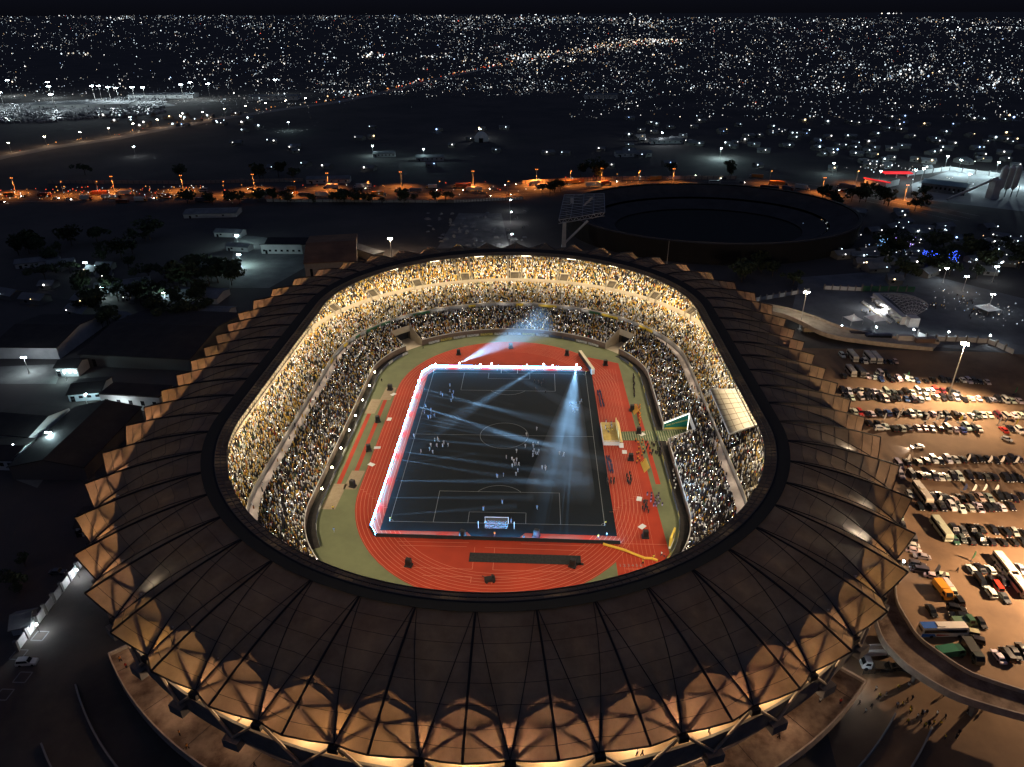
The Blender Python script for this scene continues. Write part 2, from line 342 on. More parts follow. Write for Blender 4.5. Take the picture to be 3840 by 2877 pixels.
mb = MB(); P_ = cc+[cc[0]]
for a, b in zip(P_[:-1], P_[1:]): mb.tube(a+Vector((0, 0, .2)), b+Vector((0, 0, .1)), .18, 5)
mb.build('canopy_edge', m_white, vip)
for v in lo: mb = MB(); mb.tube((v.x, v.y, 17.4), v, 0.2, 6); mb.build('canopy_post', m_white, vip)

# ------------------------------------------------------------------ roof
m_mem = bpy.data.materials.new('roof_membrane'); m_mem.use_nodes = True; nt = m_mem.node_tree
for n_ in list(nt.nodes): nt.nodes.remove(n_)
o_ = nt.nodes.new('ShaderNodeOutputMaterial'); df = nt.nodes.new('ShaderNodeBsdfDiffuse'); tr = nt.nodes.new('ShaderNodeBsdfTranslucent'); mx = nt.nodes.new('ShaderNodeMixShader')
tcx = nt.nodes.new('ShaderNodeTexCoord'); nz = nt.nodes.new('ShaderNodeTexNoise'); nz.inputs['Scale'].default_value = 0.12; nz.inputs['Detail'].default_value = 8; nz.inputs['Roughness'].default_value = 0.7
cr = nt.nodes.new('ShaderNodeValToRGB'); nt.links.new(tcx.outputs['Object'], nz.inputs['Vector']); nt.links.new(nz.outputs['Fac'], cr.inputs[0])
cr.color_ramp.elements[0].position = 0.3; cr.color_ramp.elements[0].color = (0.24, 0.165, 0.10, 1); cr.color_ramp.elements[1].position = 0.7; cr.color_ramp.elements[1].color = (0.41, 0.30, 0.195, 1)
hs = nt.nodes.new('ShaderNodeHueSaturation'); hs.inputs['Value'].default_value = 0.50; hs.inputs['Saturation'].default_value = 0.62; nt.links.new(cr.outputs[0], hs.inputs['Color']); nt.links.new(hs.outputs[0], df.inputs[0]); nt.links.new(cr.outputs[0], tr.inputs[0]); mx.inputs[0].default_value = 0.10
nt.links.new(df.outputs[0], mx.inputs[1]); nt.links.new(tr.outputs[0], mx.inputs[2]); nt.links.new(mx.outputs[0], o_.inputs[0])
ZI, ZT, ZA = 35.0, 30.0, 26.4
def roofpt(u, v, up=0.0):
    k = math.floor(u); w = abs(2*(u-k)-1)               # 1 on the ridge, 0 in the valley
    d0 = ringd(u)+6.0; d1 = 51.2+2.9*w; d = d0+(d1-d0)*v
    zr = ZI+(ZT-ZI)*v + 1.1*math.sin(math.pi*v)
    drop = (ZT-ZA)*v**1.7 + 0.7*math.sin(math.pi*min(1, v*1.05))
    z = zr - drop*(1-w**1.15)
    p = S(u, d, z+up)
    return p
NV, NU = 12, 12
for k in range(60):
    mb = MB(); vs = []; fs = []
    for j in range(NV+1):
        for i in range(NU+1):
            uu = k+min(max(i/NU, 1e-4), 1-1e-4); vs.append(roofpt(uu, j/NV))
    for j in range(NV):
        for i in range(NU): a = j*(NU+1)+i; fs.append((a, a+1, a+NU+2, a+NU+1))
    mb.add(vs, fs); rp_ = mb.build('roof_panel', m_mem, stadium, smooth=True)
    mb = MB(); e = 1e-4
    mb.path([roofpt(k+e, j/10, 0.12) for j in range(11)], 0.25, 5)
    mb.build('ridge_beam', m_dark, rp_)
    mb = MB()                                             # seams: two cables into the valley, hoops across, the outer edge
    for u0 in (k+0.03, k+0.97):
        mb.path([roofpt(u0+(k+0.5-u0)*(t/10)**1.0, t/10, 0.08) for t in range(11)], 0.10, 4)
    for v in (0.13, 0.26, 0.40, 0.54, 0.68, 0.82, 0.92): mb.path([roofpt(k+0.001+0.998*i/8, v, 0.04) for i in range(9)], 0.055, 3)
    mb.path([roofpt(k+0.001+0.998*i/4, 1.0, 0.0) for i in range(5)], 0.16, 4)
    mb.build('seam_cable', m_dark, rp_)
m_ring = mat('ring_cladding', (0.018, 0.016, 0.016), 0.8)
mb = MB()
A = [S(u, ringd(u)+2.9, 34.6) for u in US]; B = [S(u, ringd(u)+6.3, 35.4) for u in US]; Cc = [S(u, ringd(u)+4.6, 33.2) for u in US]
mb.strip(B, A, closed=True); mb.strip(A, Cc, closed=True); mb.strip(Cc, B, closed=True); mb.build('ring_girder', m_ring, stadium)
mb = MB(); UF = [i*0.125 for i in range(480)]
A = [S(u, ringd(u)+0.05, 33.9) for u in US]; B = [S(u, ringd(u)+2.9, 34.5) for u in US]; mb.strip(B, A, closed=True)
mb.build('edge_glazing', bpy.data.materials.get('edge_glazing') or m_mem, stadium)
mb = MB()
for dd, zz in ((0.0, 34.0), (1.45, 34.3), (2.9, 34.6), (0.0, 32.2)): mb.path([S(u, ringd(u)+dd, zz) for u in US+[60.0]], 0.16, 4)
for i in range(360):
    u = i/6; mb.tube(S(u, ringd(u), 34.0), S(u, ringd(u)+2.9, 34.6), 0.10, 4)
    mb.tube(S(u, ringd(u), 34.0), S(u+1/12, ringd(u+1/12), 32.2), 0.07, 3); mb.tube(S(u+1/12, ringd(u+1/12), 32.2), S(u+1/6, ringd(u+1/6), 34.0), 0.07, 3)
mb.build('edge_truss', mat('truss_steel', (0.10, 0.085, 0.07), 0.6), stadium)
for k in range(60):                                    # steel trees that carry the membrane
    mb = MB(); um = k+0.5
    def und(u, v, g=0.66): return roofpt(u, v, -g)
    base = S(um, 50.9, ZA-0.9); n1, n2 = und(um-0.13, 0.77), und(um+0.13, 0.77)
    for a, nn in ((um-0.12, n1), (um+0.12, n2)):
        s_ = -1 if nn is n1 else 1
        pts = [base, und(um+s_*0.05, 0.93), und(um+s_*0.09, 0.85), nn]; mb.path(pts, 0.62, 6)
        mb.path([nn, und(um+s_*0.16, 0.66), und(um+s_*0.17, 0.55, 1.6)], 0.5, 5)
        mb.path([nn, und(um+s_*0.30, 0.72), und(um+s_*0.47, 0.69, 0.9)], 0.52, 5)
        mb.path([nn, und(um+s_*0.30, 0.80), und(um+s_*0.47, 0.82, 0.9)], 0.45, 5)
        mb.path([base, und(um+s_*0.20, 0.92), und(um+s_*0.46, 0.83, 0.9)], 0.36, 4)
        mb.path([nn, und(um+s_*0.2, 0.64), und(um+s_*0.32, 0.56, 1.2)], 0.36, 4)
    mb.path([n1-Vector((0, 0, .75)), n2-Vector((0, 0, .75))], 0.5, 5)
    mb.tube(base, S(um, 49.0, 20.0), 0.35, 6)
    mb.build('roof_tree', m_dark, stadium)
m_tube = mat('pale_tube_steel', (0.34, 0.28, 0.22), 0.6)
for k in range(60):
    a = S(k+0.5, 51.2, ZA-0.2); c = S(k+0.5, 51.4, ZA-1.4); mb = MB(); mb.box(c, (2.0, 1.6, 1.3), math.atan2(c.y, c.x)+math.pi/2); mb.build('anchor_block', m_dark, stadium)
    b0 = S(k+1.0, 51.3, 17.6); a2 = S(k+1.5, 51.2, ZA-0.4); mb = MB(); mb.path([a, b0, a2], 0.32, 6); mb.build('edge_brace', m_tube, stadium)
    c = S(k+1.0, 51.4, 15.4); mb = MB(); mb.box(c, (3.6, 2.2, 2.3), math.atan2(c.y, c.x)+math.pi/2); mb.build('brace_bracket', m_grey, stadium)
# lamps under the roof: uplights by every anchor, floodlights along the inner edge
WARM = (1.0, 0.56, 0.24)
rl = random.Random(3)
for k in range(60):
    side = 0.30 if (k >= 57 or k < 12) else 1.0           # the side towards the car park is hardly lit from below
    w_ = 5600*side*rl.choice((0.6, 0.85, 1.0, 1.1, 1.3, 0.15 if rl.random() < 0.5 else 0.9))
    lamp('canopy_uplight', 'SPOT', S(k+0.5, 48.7, 22.4), 3.0*w_, (1.0, rl.uniform(.54, .66), rl.uniform(.24, .40)), stadium, 0.5, target=S(k+0.5, 47.9, 30.0), spot_size=math.radians(164), spot_blend=0.25)
    lamp('concourse_lamp', 'POINT', S(k+1.0, 46.6, 23.0), 2000, (1.0, .68, .38), stadium, 0.3)
for k, w_ in ((45, 160), (46, 320), (47, 420), (48, 700), (49, 760), (50, 420), (51, 420), (52, 520), (53, 620), (54, 560), (55, 640), (56, 520), (57, 420), (58, 360), (41, 260), (42, 300), (43, 220), (34, 90), (36, 110)):
    lamp('soffit_lamp', 'POINT', S(k+.5, 31.0, 29.0), w_*.42, (1.0, .68, .42) if k not in (48, 49) else (1, .86, .72), stadium, 1.2)
for px, py, w_ in ((3215, 1690, 2600), (3170, 1875, 1800), (3120, 2000, 4200), (3060, 1960, 1200), (800, 2090, 1100), (2760, 1010, 700)):      # white work lights behind single bays
    q_ = at(px, py, 31.5); k = math.floor(inv_u(q_))+.5; lamp('work_light', 'POINT', S(k, 42.0, 28.8), w_, (.92, .97, 1.0), stadium, .25)
for k in list(range(0, 8))+list(range(9, 44))+list(range(54, 60)): lamp('walkway_lamp', 'POINT', S(k+.5, 14.6, 11.2), 170, (1.0, .88, .74), stadium, .3)
FLOOD = (1.0, 0.83, 0.57)
mb = MB()
for k in range(60):
    u = k+0.5; p_ = S(u, ringd(u)+2.2, 33.0); q_ = S(u, 34.0, 17.0)
    l = lamp('edge_floodlight', 'AREA', p_, 1500, FLOOD, stadium, target=q_, shape='RECTANGLE', size=9.0) if False else None
    li = bpy.data.lights.new('edge_floodlight', 'AREA'); li.shape = 'RECTANGLE'; li.size = 8.0; li.size_y = 0.6; li.energy = 2700; li.color = FLOOD; li.spread = math.radians(118)
    lo_ = bpy.data.objects.new('edge_floodlight', li); COL.objects.link(lo_); lo_.parent = stadium; lo_.location = p_
    t_ = (S(u+0.5, 20, 0)-S(u-0.5, 20, 0)).normalized(); dz = (Vector(q_)-Vector(p_)).normalized(); X = t_; Z = -dz; Y = Z.cross(X).normalized(); X = Y.cross(Z)
    lo_.matrix_local = Matrix(((X.x, Y.x, Z.x, p_.x), (X.y, Y.y, Z.y, p_.y), (X.z, Y.z, Z.z, p_.z), (0, 0, 0, 1)))
    if k % 2 == 0:
        c0, c1 = S(u-0.2, ringd(u)+1.9, 33.1), S(u+0.2, ringd(u)+1.9, 33.1); mb.tube(c0, c1, 0.16, 5)
for k in range(0, 60, 2):                               # the pitch-side floods, aimed across the bowl
    u = k+0.5; p_ = S(u, ringd(u)-0.3, 32.0); c_ = Vector((p_.x*0.15, p_.y*0.35, 0))
    lamp('bowl_floodlight', 'SPOT', p_, 23000, (1.0, 0.84, 0.62), stadium, 0.8, target=c_, spot_size=math.radians(105), spot_blend=0.5)
mb.build('floodlight_bar', mat('floodlight_glow', (0.9, 0.9, 0.9), emis=(1, 0.86, 0.62), estr=6, noes=True), stadium)

# ------------------------------------------------------------------ the crowd
ringim, _ = project([tuple(S(u, ringd(u)-0.5, 33.5)) for u in US])
def inside(px, py, poly):
    r = np.zeros(len(px), bool); n = len(poly); j = n-1
    for i in range(n):
        xi, yi = poly[i]; xj, yj = poly[j]
        with np.errstate(divide='ignore', invalid='ignore'):
            c = ((yi > py) != (yj > py)) & (px < (xj-xi)*(py-yi)/(yj-yi)+xi)
        r ^= c; j = i
    return r
gc = ringim.mean(0); ringbig = gc + (ringim-gc)*1.035
P = []; Cl = []; Ph = []
def seat_rows(T, zone, stairs):
    d0, z0, d1, z1, n = T
    for i in range(n):
        d = d0+(d1-d0)*(i+0.5)/n; z = z0+(z1-z0)*i/(n-1)
        a, b = 61+d, 50+1.065*d; per = 2*92+math.pi*(3*(a+b)-math.sqrt((3*a+b)*(a+3*b))); N = int(per/0.52)
        u = (np.arange(N)+0.5)/N*60 if False else None
        uu = np.linspace(0, 60, 2401); x, y = Sn(uu, d); L = np.concatenate([[0], np.cumsum(np.hypot(np.diff(x), np.diff(y)))])
        u = np.interp((np.arange(N)+rng.uniform(-.25, .25, N))/N*L[-1], L, uu) % 60
        keep = rng.random(N) < 0.94
        bay = math.pi*(61+d)/22
        if stairs == 1: keep &= np.abs(u-np.round(u))*bay > 0.75
        if stairs == 2:
            um = u % 2; keep &= (np.abs(um-0.73)*bay > 0.7) & (np.abs(um-1.27)*bay > 0.7)
            if d < 34.2: keep &= ~(np.abs(um-1)*bay < 2.6)
        if zone == 0:
            for g0, g1 in GAPS:
                if d < 10.5: keep &= ~((u > g0-0.04) & (u < g1+0.04))
            keep &= ~((np.abs(u-37.1) < 0.0))
        if zone > 0: 
            vs_ = ((u > 57.0) | (u < 0.6)) | ((u > 3.3) & (u < 5.2)); keep &= ~(vs_ & (rng.random(N) < 0.35)) 
            keep &= ~(vs_ & (i % 3 == 2))
        u = u[keep]; x, y = Sn(u, d+rng.uniform(-.18, .18, len(u))); 
        q = np.stack([x, y, np.full(len(u), z)], 1); im, _ = project(q)
        ok = inside(im[:, 0], im[:, 1], ringbig); q, u = q[ok], u[ok]
        P.append(np.concatenate([q, u[:, None], np.full((len(u), 1), zone)], 1))
seat_rows(T1, 0, 0); seat_rows(T2, 1, 1); seat_rows(T3, 2, 2)
P = np.concatenate(P)
for u_, d_, z_, n_, sp in ((25.0, 14.4, 7.9, 120, 2.5), (13, 14.5, 7.9, 60, 1.5), (4.0, 14.5, 7.9, 170, 1.6), (34, 14.5, 7.9, 50, 6), (19, 14.0, 7.9, 180, 6)):   # people standing on the walkway
    uu = u_+rng.normal(0, sp, n_)*0.6; x, y = Sn(uu, d_+rng.uniform(-1.3, 1.2, n_)); P = np.concatenate([P, np.stack([x, y, np.full(n_, z_), uu, np.zeros(n_)], 1)])
NP = len(P)
PAL = np.array([(0.66, 0.40, 0.06), (0.74, 0.62, 0.34), (0.85, 0.83, 0.80), (0.022, 0.020, 0.024), (0.52, 0.20, 0.04), (0.05, 0.14, 0.07), (0.05, 0.08, 0.20), (0.35, 0.05, 0.04), (0.22, 0.18, 0.14)])
wt = {0: (0.12, 0.07, 0.20, 0.46, 0.05, 0.02, 0.03, 0.01, 0.04), 1: (0.19, 0.14, 0.26, 0.32, 0.04, 0.02, 0.01, 0.01, 0.02), 2: (0.23, 0.11, 0.17, 0.40, 0.04, 0.02, 0.01, 0.01, 0.02)}  # dark clothes, their share raised to imitate shadow gaps between people
ci = np.zeros(NP, int)
for zn in (0, 1, 2): s_ = P[:, 4] == zn; ci[s_] = rng.choice(9, s_.sum(), p=np.array(wt[zn])/sum(wt[zn]))
ci[(rng.random(NP) < 0.6) & ((P[:, 3] > 56.5) | (P[:, 3] < 3.6)) & np.isin(ci, (0, 1, 4))] = 3
shirt = PAL[ci]*rng.uniform(0.75, 1.15, (NP, 1)); skin = np.array([0.045, 0.026, 0.018])*rng.uniform(0.6, 1.3, (NP, 1))
cap = rng.random(NP) < 0.12; skin[cap] = shirt[cap]
# one low figure: hips, shoulders, neck, head
TB = 0.88*np.array([(-.24, -.17, 0), (.24, -.17, 0), (.24, .17, 0), (-.24, .17, 0), (-.27, -.14, .62), (.27, -.14, .62), (.27, .14, .62), (-.27, .14, .62), (-.10, -.09, .76), (.10, -.09, .76), (.10, .09, .76), (-.10, .09, .76), (-.12, -.12, .95), (.12, -.12, .95), (.12, .12, .95), (-.12, .12, .95), (0, 0, 1.08)])
FB = [(0, 1, 5, 4), (1, 2, 6, 5), (2, 3, 7, 6), (3, 0, 4, 7), (4, 5, 9, 8), (5, 6, 10, 9), (6, 7, 11, 10), (7, 4, 8, 11), (8, 9, 13, 12), (9, 10, 14, 13), (10, 11, 15, 14), (11, 8, 12, 15)]
FT = [(12, 13, 16), (13, 14, 16), (14, 15, 16), (15, 12, 16)]
ang = np.arctan2(P[:, 1], P[:, 0])+math.pi/2+rng.normal(0, .3, NP); sc = rng.uniform(0.85, 1.2, NP); stand = (rng.random(NP) < 0.45)*0.38
ca, sa = np.cos(ang), np.sin(ang)
X = TB[None, :, 0]*ca[:, None]-TB[None, :, 1]*sa[:, None]; Y = TB[None, :, 0]*sa[:, None]+TB[None, :, 1]*ca[:, None]
Z = np.where(TB[None, :, 2] > 0.1, TB[None, :, 2]*sc[:, None]+0.35+stand[:, None], 0.05)
V = np.stack([X+P[:, 0:1], Y+P[:, 1:2], Z+P[:, 2:3]], 2).reshape(-1, 3)
nb = len(TB); off = (np.arange(NP)*nb)[:, None]
Q = (np.array(FB)[None]+off[:, :, None]).reshape(-1, 4); T = (np.array(FT)[None]+off[:, :, None]).reshape(-1, 3)
ph = np.nonzero(rng.random(NP) < np.where(P[:, 4] == 0, 0.04, 0.03))[0]   # phones held up with the torch on
hp = np.stack([P[ph, 0]-P[ph, 0]*0.004, P[ph, 1]-P[ph, 1]*0.004, P[ph, 2]+1.45], 1); s_ = rng.uniform(0.035, 0.08, len(ph))
VP = np.stack([hp+np.array(o)*s_[:, None] for o in ((-1, -.3, -1), (1, -.3, -1), (1, .3, 1), (-1, .3, 1))], 1).reshape(-1, 3)
QP = (np.arange(len(ph))*4)[:, None]+np.arange(4)[None]+len(V)
V = np.concatenate([V, VP]); Q = np.concatenate([Q, QP])
me = bpy.data.meshes.new('crowd'); me.vertices.add(len(V)); me.vertices.foreach_set('co', V.astype(np.float32).ravel())
nl = len(Q)*4+len(T)*3; me.loops.add(nl); me.loops.foreach_set('vertex_index', np.concatenate([Q.ravel(), T.ravel()]).astype(np.int32))
me.polygons.add(len(Q)+len(T)); ls = np.concatenate([np.arange(len(Q))*4, len(Q)*4+np.arange(len(T))*3]).astype(np.int32); me.polygons.foreach_set('loop_start', ls)
mi = np.zeros(len(Q)+len(T), np.int32); mi[len(Q)-len(QP):len(Q)] = 1; me.polygons.foreach_set('material_index', mi)
fc = np.zeros((len(Q)+len(T), 4), np.float32); fc[:, 3] = 1; nqb = len(FB)
cq = np.repeat(shirt[:, None], nqb, 1); cq[:, 8:12] = skin[:, None]; fc[:NP*nqb, :3] = cq.reshape(-1, 3); fc[len(Q):, :3] = np.repeat(skin[:, None], 4, 1).reshape(-1, 3)
pc = np.where(rng.random((len(ph), 1)) < 0.8, np.array([[1, .93, .8]]), np.array([[.7, .85, 1.0]])); fc[len(Q)-len(QP):len(Q), :3] = pc
me.update(calc_edges=True); ca_ = me.attributes.new('col', 'FLOAT_COLOR', 'FACE'); ca_.data.foreach_set('color', fc.ravel())
me.materials.append(attr_mat('crowd_clothing')); me.materials.append(attr_mat('phone_torch', emit=16.0))
crowd = bpy.data.objects.new('crowd', me); COL.objects.link(crowd); tag(crowd, 'dense crowd in yellow, white and dark clothes filling every tier of the stands', 'crowd', kind='stuff')
print('CROWD', NP)
# ------------------------------------------------------------------ people: one continuous skinned body per pose, clothes by material
def body(pose, nm):
    J = {'p': (0, 0, .94), 's': (0, 0, 1.18), 'c': (0, 0.01, 1.38), 'n': (0, 0.01, 1.50), 'h': (0, -.01, 1.60), 't': (0, -.01, 1.74)}
    A = {'stand': ((.20, 0, 1.42), (.25, .02, 1.13), (.24, -.10, .88)), 'walk': ((.20, 0, 1.42), (.26, .10, 1.15), (.25, -.06, .92)), 'up': ((.20, 0, 1.44), (.33, -.04, 1.66), (.28, -.05, 1.93))}[pose]
    for s, k in ((1, 'R'), (-1, 'L')):
        f = 1 if s > 0 or pose != 'walk' else -1
        for j, (x, y, z) in zip(('sh', 'el', 'ha'), A): J[j+k] = (s*x, f*y, z)
        st = {'stand': 0, 'walk': .28*s, 'up': .05*s}[pose]
        J['hi'+k] = (s*.10, 0, .90); J['kn'+k] = (s*.11, -.05-st*.5, .49); J['fo'+k] = (s*.11, -st+.03, .07); J['to'+k] = (s*.12, -st-.14, .04)
    E_ = [('p', 's'), ('s', 'c'), ('c', 'n'), ('n', 'h'), ('h', 't')]
    for k in 'RL': E_ += [('c', 'sh'+k), ('sh'+k, 'el'+k), ('el'+k, 'ha'+k), ('p', 'hi'+k), ('hi'+k, 'kn'+k), ('kn'+k, 'fo'+k), ('fo'+k, 'to'+k)]
    R_ = {'p': .15, 's': .14, 'c': .17, 'n': .065, 'h': .105, 't': .07, 'sh': .075, 'el': .05, 'ha': .045, 'hi': .10, 'kn': .065, 'fo': .05, 'to': .04}
    ks = list(J); me = bpy.data.meshes.new(nm); me.from_pydata([J[k] for k in ks], [(ks.index(a), ks.index(b)) for a, b in E_], [])
    o = bpy.data.objects.new(nm, me); COL.objects.link(o); md = o.modifiers.new('s', 'SKIN')
    for i, k in enumerate(ks):
        r = R_[k if k in R_ else k[:-1]]; sv = me.skin_vertices[0].data[i]; sv.radius = (r*1.1, r*1.1); sv.use_root = (k == 'p')
    dg = bpy.context.evaluated_depsgraph_get(); m2 = bpy.data.meshes.new_from_object(o.evaluated_get(dg)); bpy.data.objects.remove(o)
    m2.polygons.foreach_set('use_smooth', [True]*len(m2.polygons)); return m2
BODIES = {p: body(p, 'person_'+p) for p in ('stand', 'walk', 'up')}
m_skin = mat('brown_skin', (0.10, 0.055, 0.035), 0.6)
def cloth(n, c): return mat('cloth_'+n, c, 0.85)
OUT = {'white kit': ((.42, .42, .43), (.36, .36, .38)), 'pale blue kit': ((.15, .26, .48), (.30, .34, .40)), 'dark clothes': ((.02, .02, .024), (.02, .02, .022)), 'navy uniform': ((.025, .04, .10), (.02, .03, .07)), 'orange shirt': ((.70, .25, .03), (.03, .03, .035)), 'yellow shirt': ((.75, .52, .06), (.04, .04, .05)), 'purple and dark uniform': ((.05, .04, .07), (.38, .32, .55)), 'red shirt': ((.5, .05, .03), (.03, .03, .05)), 'white shirt': ((.7, .7, .68), (.03, .03, .04))}
PM = {}
def pmesh(outfit, pose):
    if (outfit, pose) in PM: return PM[(outfit, pose)]
    me = BODIES[pose].copy(); a, b = OUT[outfit]; me.materials.clear()
    for m in (m_skin, cloth(outfit.replace(' ', '_')+'_top', a), cloth(outfit.replace(' ', '_')+'_bottom', b)): me.materials.append(m)
    for pl in me.polygons:
        c = pl.center; pl.material_index = 0 if (c.z > 1.49 and abs(c.x) < .15) or (abs(c.x) > .225 and not (1.25 < c.z < 1.5)) else (1 if c.z > .92 else (2 if c.z > .1 else 0))
    PM[(outfit, pose)] = me; return me
NPERS = [0]
def person(q, outfit, label, group, pose=None, z=0.0, rz=None, sc=1.0):
    pose = pose or random.choice(('stand', 'walk', 'walk')); o = link('person', pmesh(outfit, pose), None, (q.x, q.y, z), random.uniform(0, 6.28) if rz is None else rz)
    o.scale = (sc,)*3; NPERS[0] += 1; return tag(o, label, 'person', group)
# clusters on the dark pitch (pixel of the middle, spread in metres, count, outfit, place)
CL = [(1620, 1690, 5, 11, 'white kit', 'ring on the left half of the pitch'), (1690, 1487, 3.2, 8, 'pale blue kit', 'group near the left touchline at the far end'), (1612, 1557, 3.2, 7, 'pale blue kit', 'group beside the left boards'), (2155, 1530, 3.5, 10, 'pale blue kit', 'group under the broad light cone on the right'),
      (2003, 1712, 3.2, 8, 'white kit', 'huddle right of the penalty arc'), (1925, 1722, 2.6, 6, 'white kit', 'small group just beyond the near penalty arc'), (2050, 1765, 1.2, 4, 'white kit', 'foursome right of the near penalty arc'), (2030, 1440, 3.5, 6, 'dark clothes', 'scattered group by the far right penalty box'), (1930, 1765, 2, 4, 'white kit', 'pair of pairs on the near penalty arc'), (1968, 1655, 5, 5, 'white kit', 'loose group right of the centre circle'), (2113, 1705, 1.2, 3, 'white kit', 'trio near the right touchline'), (1880, 1790, 2, 3, 'pale blue kit', 'trio at the near penalty arc')]
for px, py, sp, n, fit, where in CL:
    c = at(px, py)
    for i in range(n): person(Vector((c.x+random.gauss(0, sp*.6), c.y+random.gauss(0, sp), 0)), fit, f'person in {fit}, {where}', f'players in the {where}'.replace('players', 'people'))
person(at(1813, 1915), 'pale blue kit', 'goalkeeper-side player in pale blue standing left in the near penalty box', None, 'up'); person(at(1884, 1890), 'pale blue kit', 'player in pale blue standing mid near penalty box with raised arms', None, 'up'); person(at(2014, 1910), 'pale blue kit', 'player in pale blue and white alone right in the near penalty box', None, 'walk'); person(at(1917, 1960), 'pale blue kit', 'player in pale blue beside the near goal post', None, 'up'); person(at(1553, 1640), 'white kit', 'person in white beside the bright lamp on the left touchline', None, 'stand')
def block(px, py, dx, dy, nx, ny, fit, where, rot=0.0, jit=.15, z=0):
    c = at(px, py); cs, sn = math.cos(rot), math.sin(rot)
    for i in range(nx):
        for j in range(ny):
            x, y = (i-(nx-1)/2)*dx+random.gauss(0, jit), (j-(ny-1)/2)*dy+random.gauss(0, jit); person(Vector((c.x+x*cs-y*sn, c.y+x*sn+y*cs, 0)), fit, f'person in {fit}, {where}', f'people in the {where}', 'stand', z, random.gauss(0, .3))
block(2252, 1500, 1.0, 1.4, 2, 10, 'navy uniform', 'drill column on the track beyond the stage', 0.05)
block(2285, 1748, .9, 1.1, 2, 9, 'navy uniform', 'drill column on the track on this side of the stage', 0.05)
block(2290, 1810, 1.1, 1.0, 3, 3, 'dark clothes', 'band cluster on the right bend of the track')
block(2377, 1450, .9, 1.3, 1, 16, 'dark clothes', 'single file on the green apron beyond the red runway', -.10)
block(2398, 1560, .9, 1.2, 1, 13, 'orange shirt', 'single file along the red runway', -.10)
block(2400, 1700, 2.2, 2.6, 2, 7, 'orange shirt', 'loose file past the carpet beside the runway', -.10, .7)
block(2450, 1690, 1.5, 1.6, 4, 6, 'dark clothes', 'throng beside the carpet at the main stand fence', -.1, .5)
block(2458, 1880, 1.3, 1.5, 3, 5, 'purple and dark uniform', 'squad in lilac trousers on the right apron', 0.1, .3)
block(2358, 1800, 1.2, 1.2, 2, 5, 'dark clothes', 'crew cluster on the outer lanes right of the pitch', 0, .4)
block(2420, 1905, 1.1, 1.2, 2, 5, 'dark clothes', 'crew cluster at the right edge of the track', 0, .4)
block(2525, 1790, 1.0, 1.8, 1, 9, 'white shirt', 'line along the fence by the main stand', -.12, .35)
for px, py, fit in ((1250, 1912, 'yellow shirt'), (1253, 1995, 'pale blue kit'), (1432, 1432, 'dark clothes'), (1587, 1308, 'dark clothes'), (1528, 1328, 'dark clothes'), (2450, 2097, 'yellow shirt'), (2410, 2115, 'yellow shirt'), (2480, 2085, 'white shirt'), (2490, 2090, 'red shirt'), (2243, 2020, 'yellow shirt'), (2275, 2012, 'white shirt'), (1964, 2022, 'dark clothes'), (1855, 2010, 'orange shirt')):
    person(at(px, py), fit, f'person in {fit} alone at ' + {1250: 'the left edge of the near apron', 1253: 'the near left apron, crouching side', 1432: 'the far left green apron', 1587: 'the far left tunnel corner', 1528: 'the mouth of the far left tunnel', 2450: 'the yellow barrier tube end', 2410: 'the painted lane numbers', 2480: 'the fence near the yellow tube', 2490: 'the fence by the yellow tube corner', 2243: 'the end of the near boards', 2275: 'the lanes beyond the near boards', 1964: 'the infield behind the near boards', 1855: 'the back of the near boards'}[px], None)
# ------------------------------------------------------------------ LED boards round the pitch
m_led = mat('led_white_blue', (0.02, 0.02, 0.02), emis=(0.07, 0.48, 1.0), estr=80.0); m_ledp = mat('led_pink', (0.02, 0.02, 0.02), emis=(0.85, 0.40, 0.85), estr=22.0); m_ledv = mat('led_violet', (0.02, 0.02, 0.02), emis=(0.10, 0.48, 1.0), estr=80.0)
m_frame = mat('board_frame_black', (0.02, 0.02, 0.022), 0.6)
def led(name_label, a, b, n, pink, h=0.95, white=m_led):
    a, b = Vector(a), Vector(b); d = b-a; L = d.length; d.normalize(); rz = math.atan2(d.y, d.x); t = thing('led_board', name_label, 'advertising board', (a.x, a.y, 0), rz)
    mb = MB(); mb.box((L/2, -0.30, 0.05), (L, 0.5, 0.22)); mb.box((L/2, -0.12, 0.05), (L, 0.14, h+.12))
    for i in range(0, n*2+1): mb.tube((L*i/(n*2), -.15, h*.8), (L*i/(n*2), -.75, 0.03), 0.05, 4)
    mb.build('board_frame', m_frame, t)
    for i in range(n):
        mb = MB(); mb.box((L*(i+.5)/n, -0.03, 0.12), (L/n-.04, 0.05, h)); mb.build('led_panel', m_ledp if pink(i) else white, t)
    return t
led('long bright white board along the left touchline with pink panels', (-39.0, 51.5), (-39.4, -55.6), 28, lambda i: i % 4 == 1); led('short angled glowing board at the near left corner', (-39.4, -55.7), (-37.2, -59.4), 1, lambda i: False, white=m_ledv)
led('short angled glowing board at the far left corner', (-35.5, 57.5), (-38.9, 51.6), 2, lambda i: False)
led('dazzling white board behind the far goal line', (32.0, 57.6), (-35.4, 57.6), 18, lambda i: i in (3, 7, 11, 15))
led('dark backed board behind the near goal, glowing pink on the grass', (-37.0, -59.6), (38.0, -60.8), 20, lambda i: i % 4 == 1, white=m_ledv)
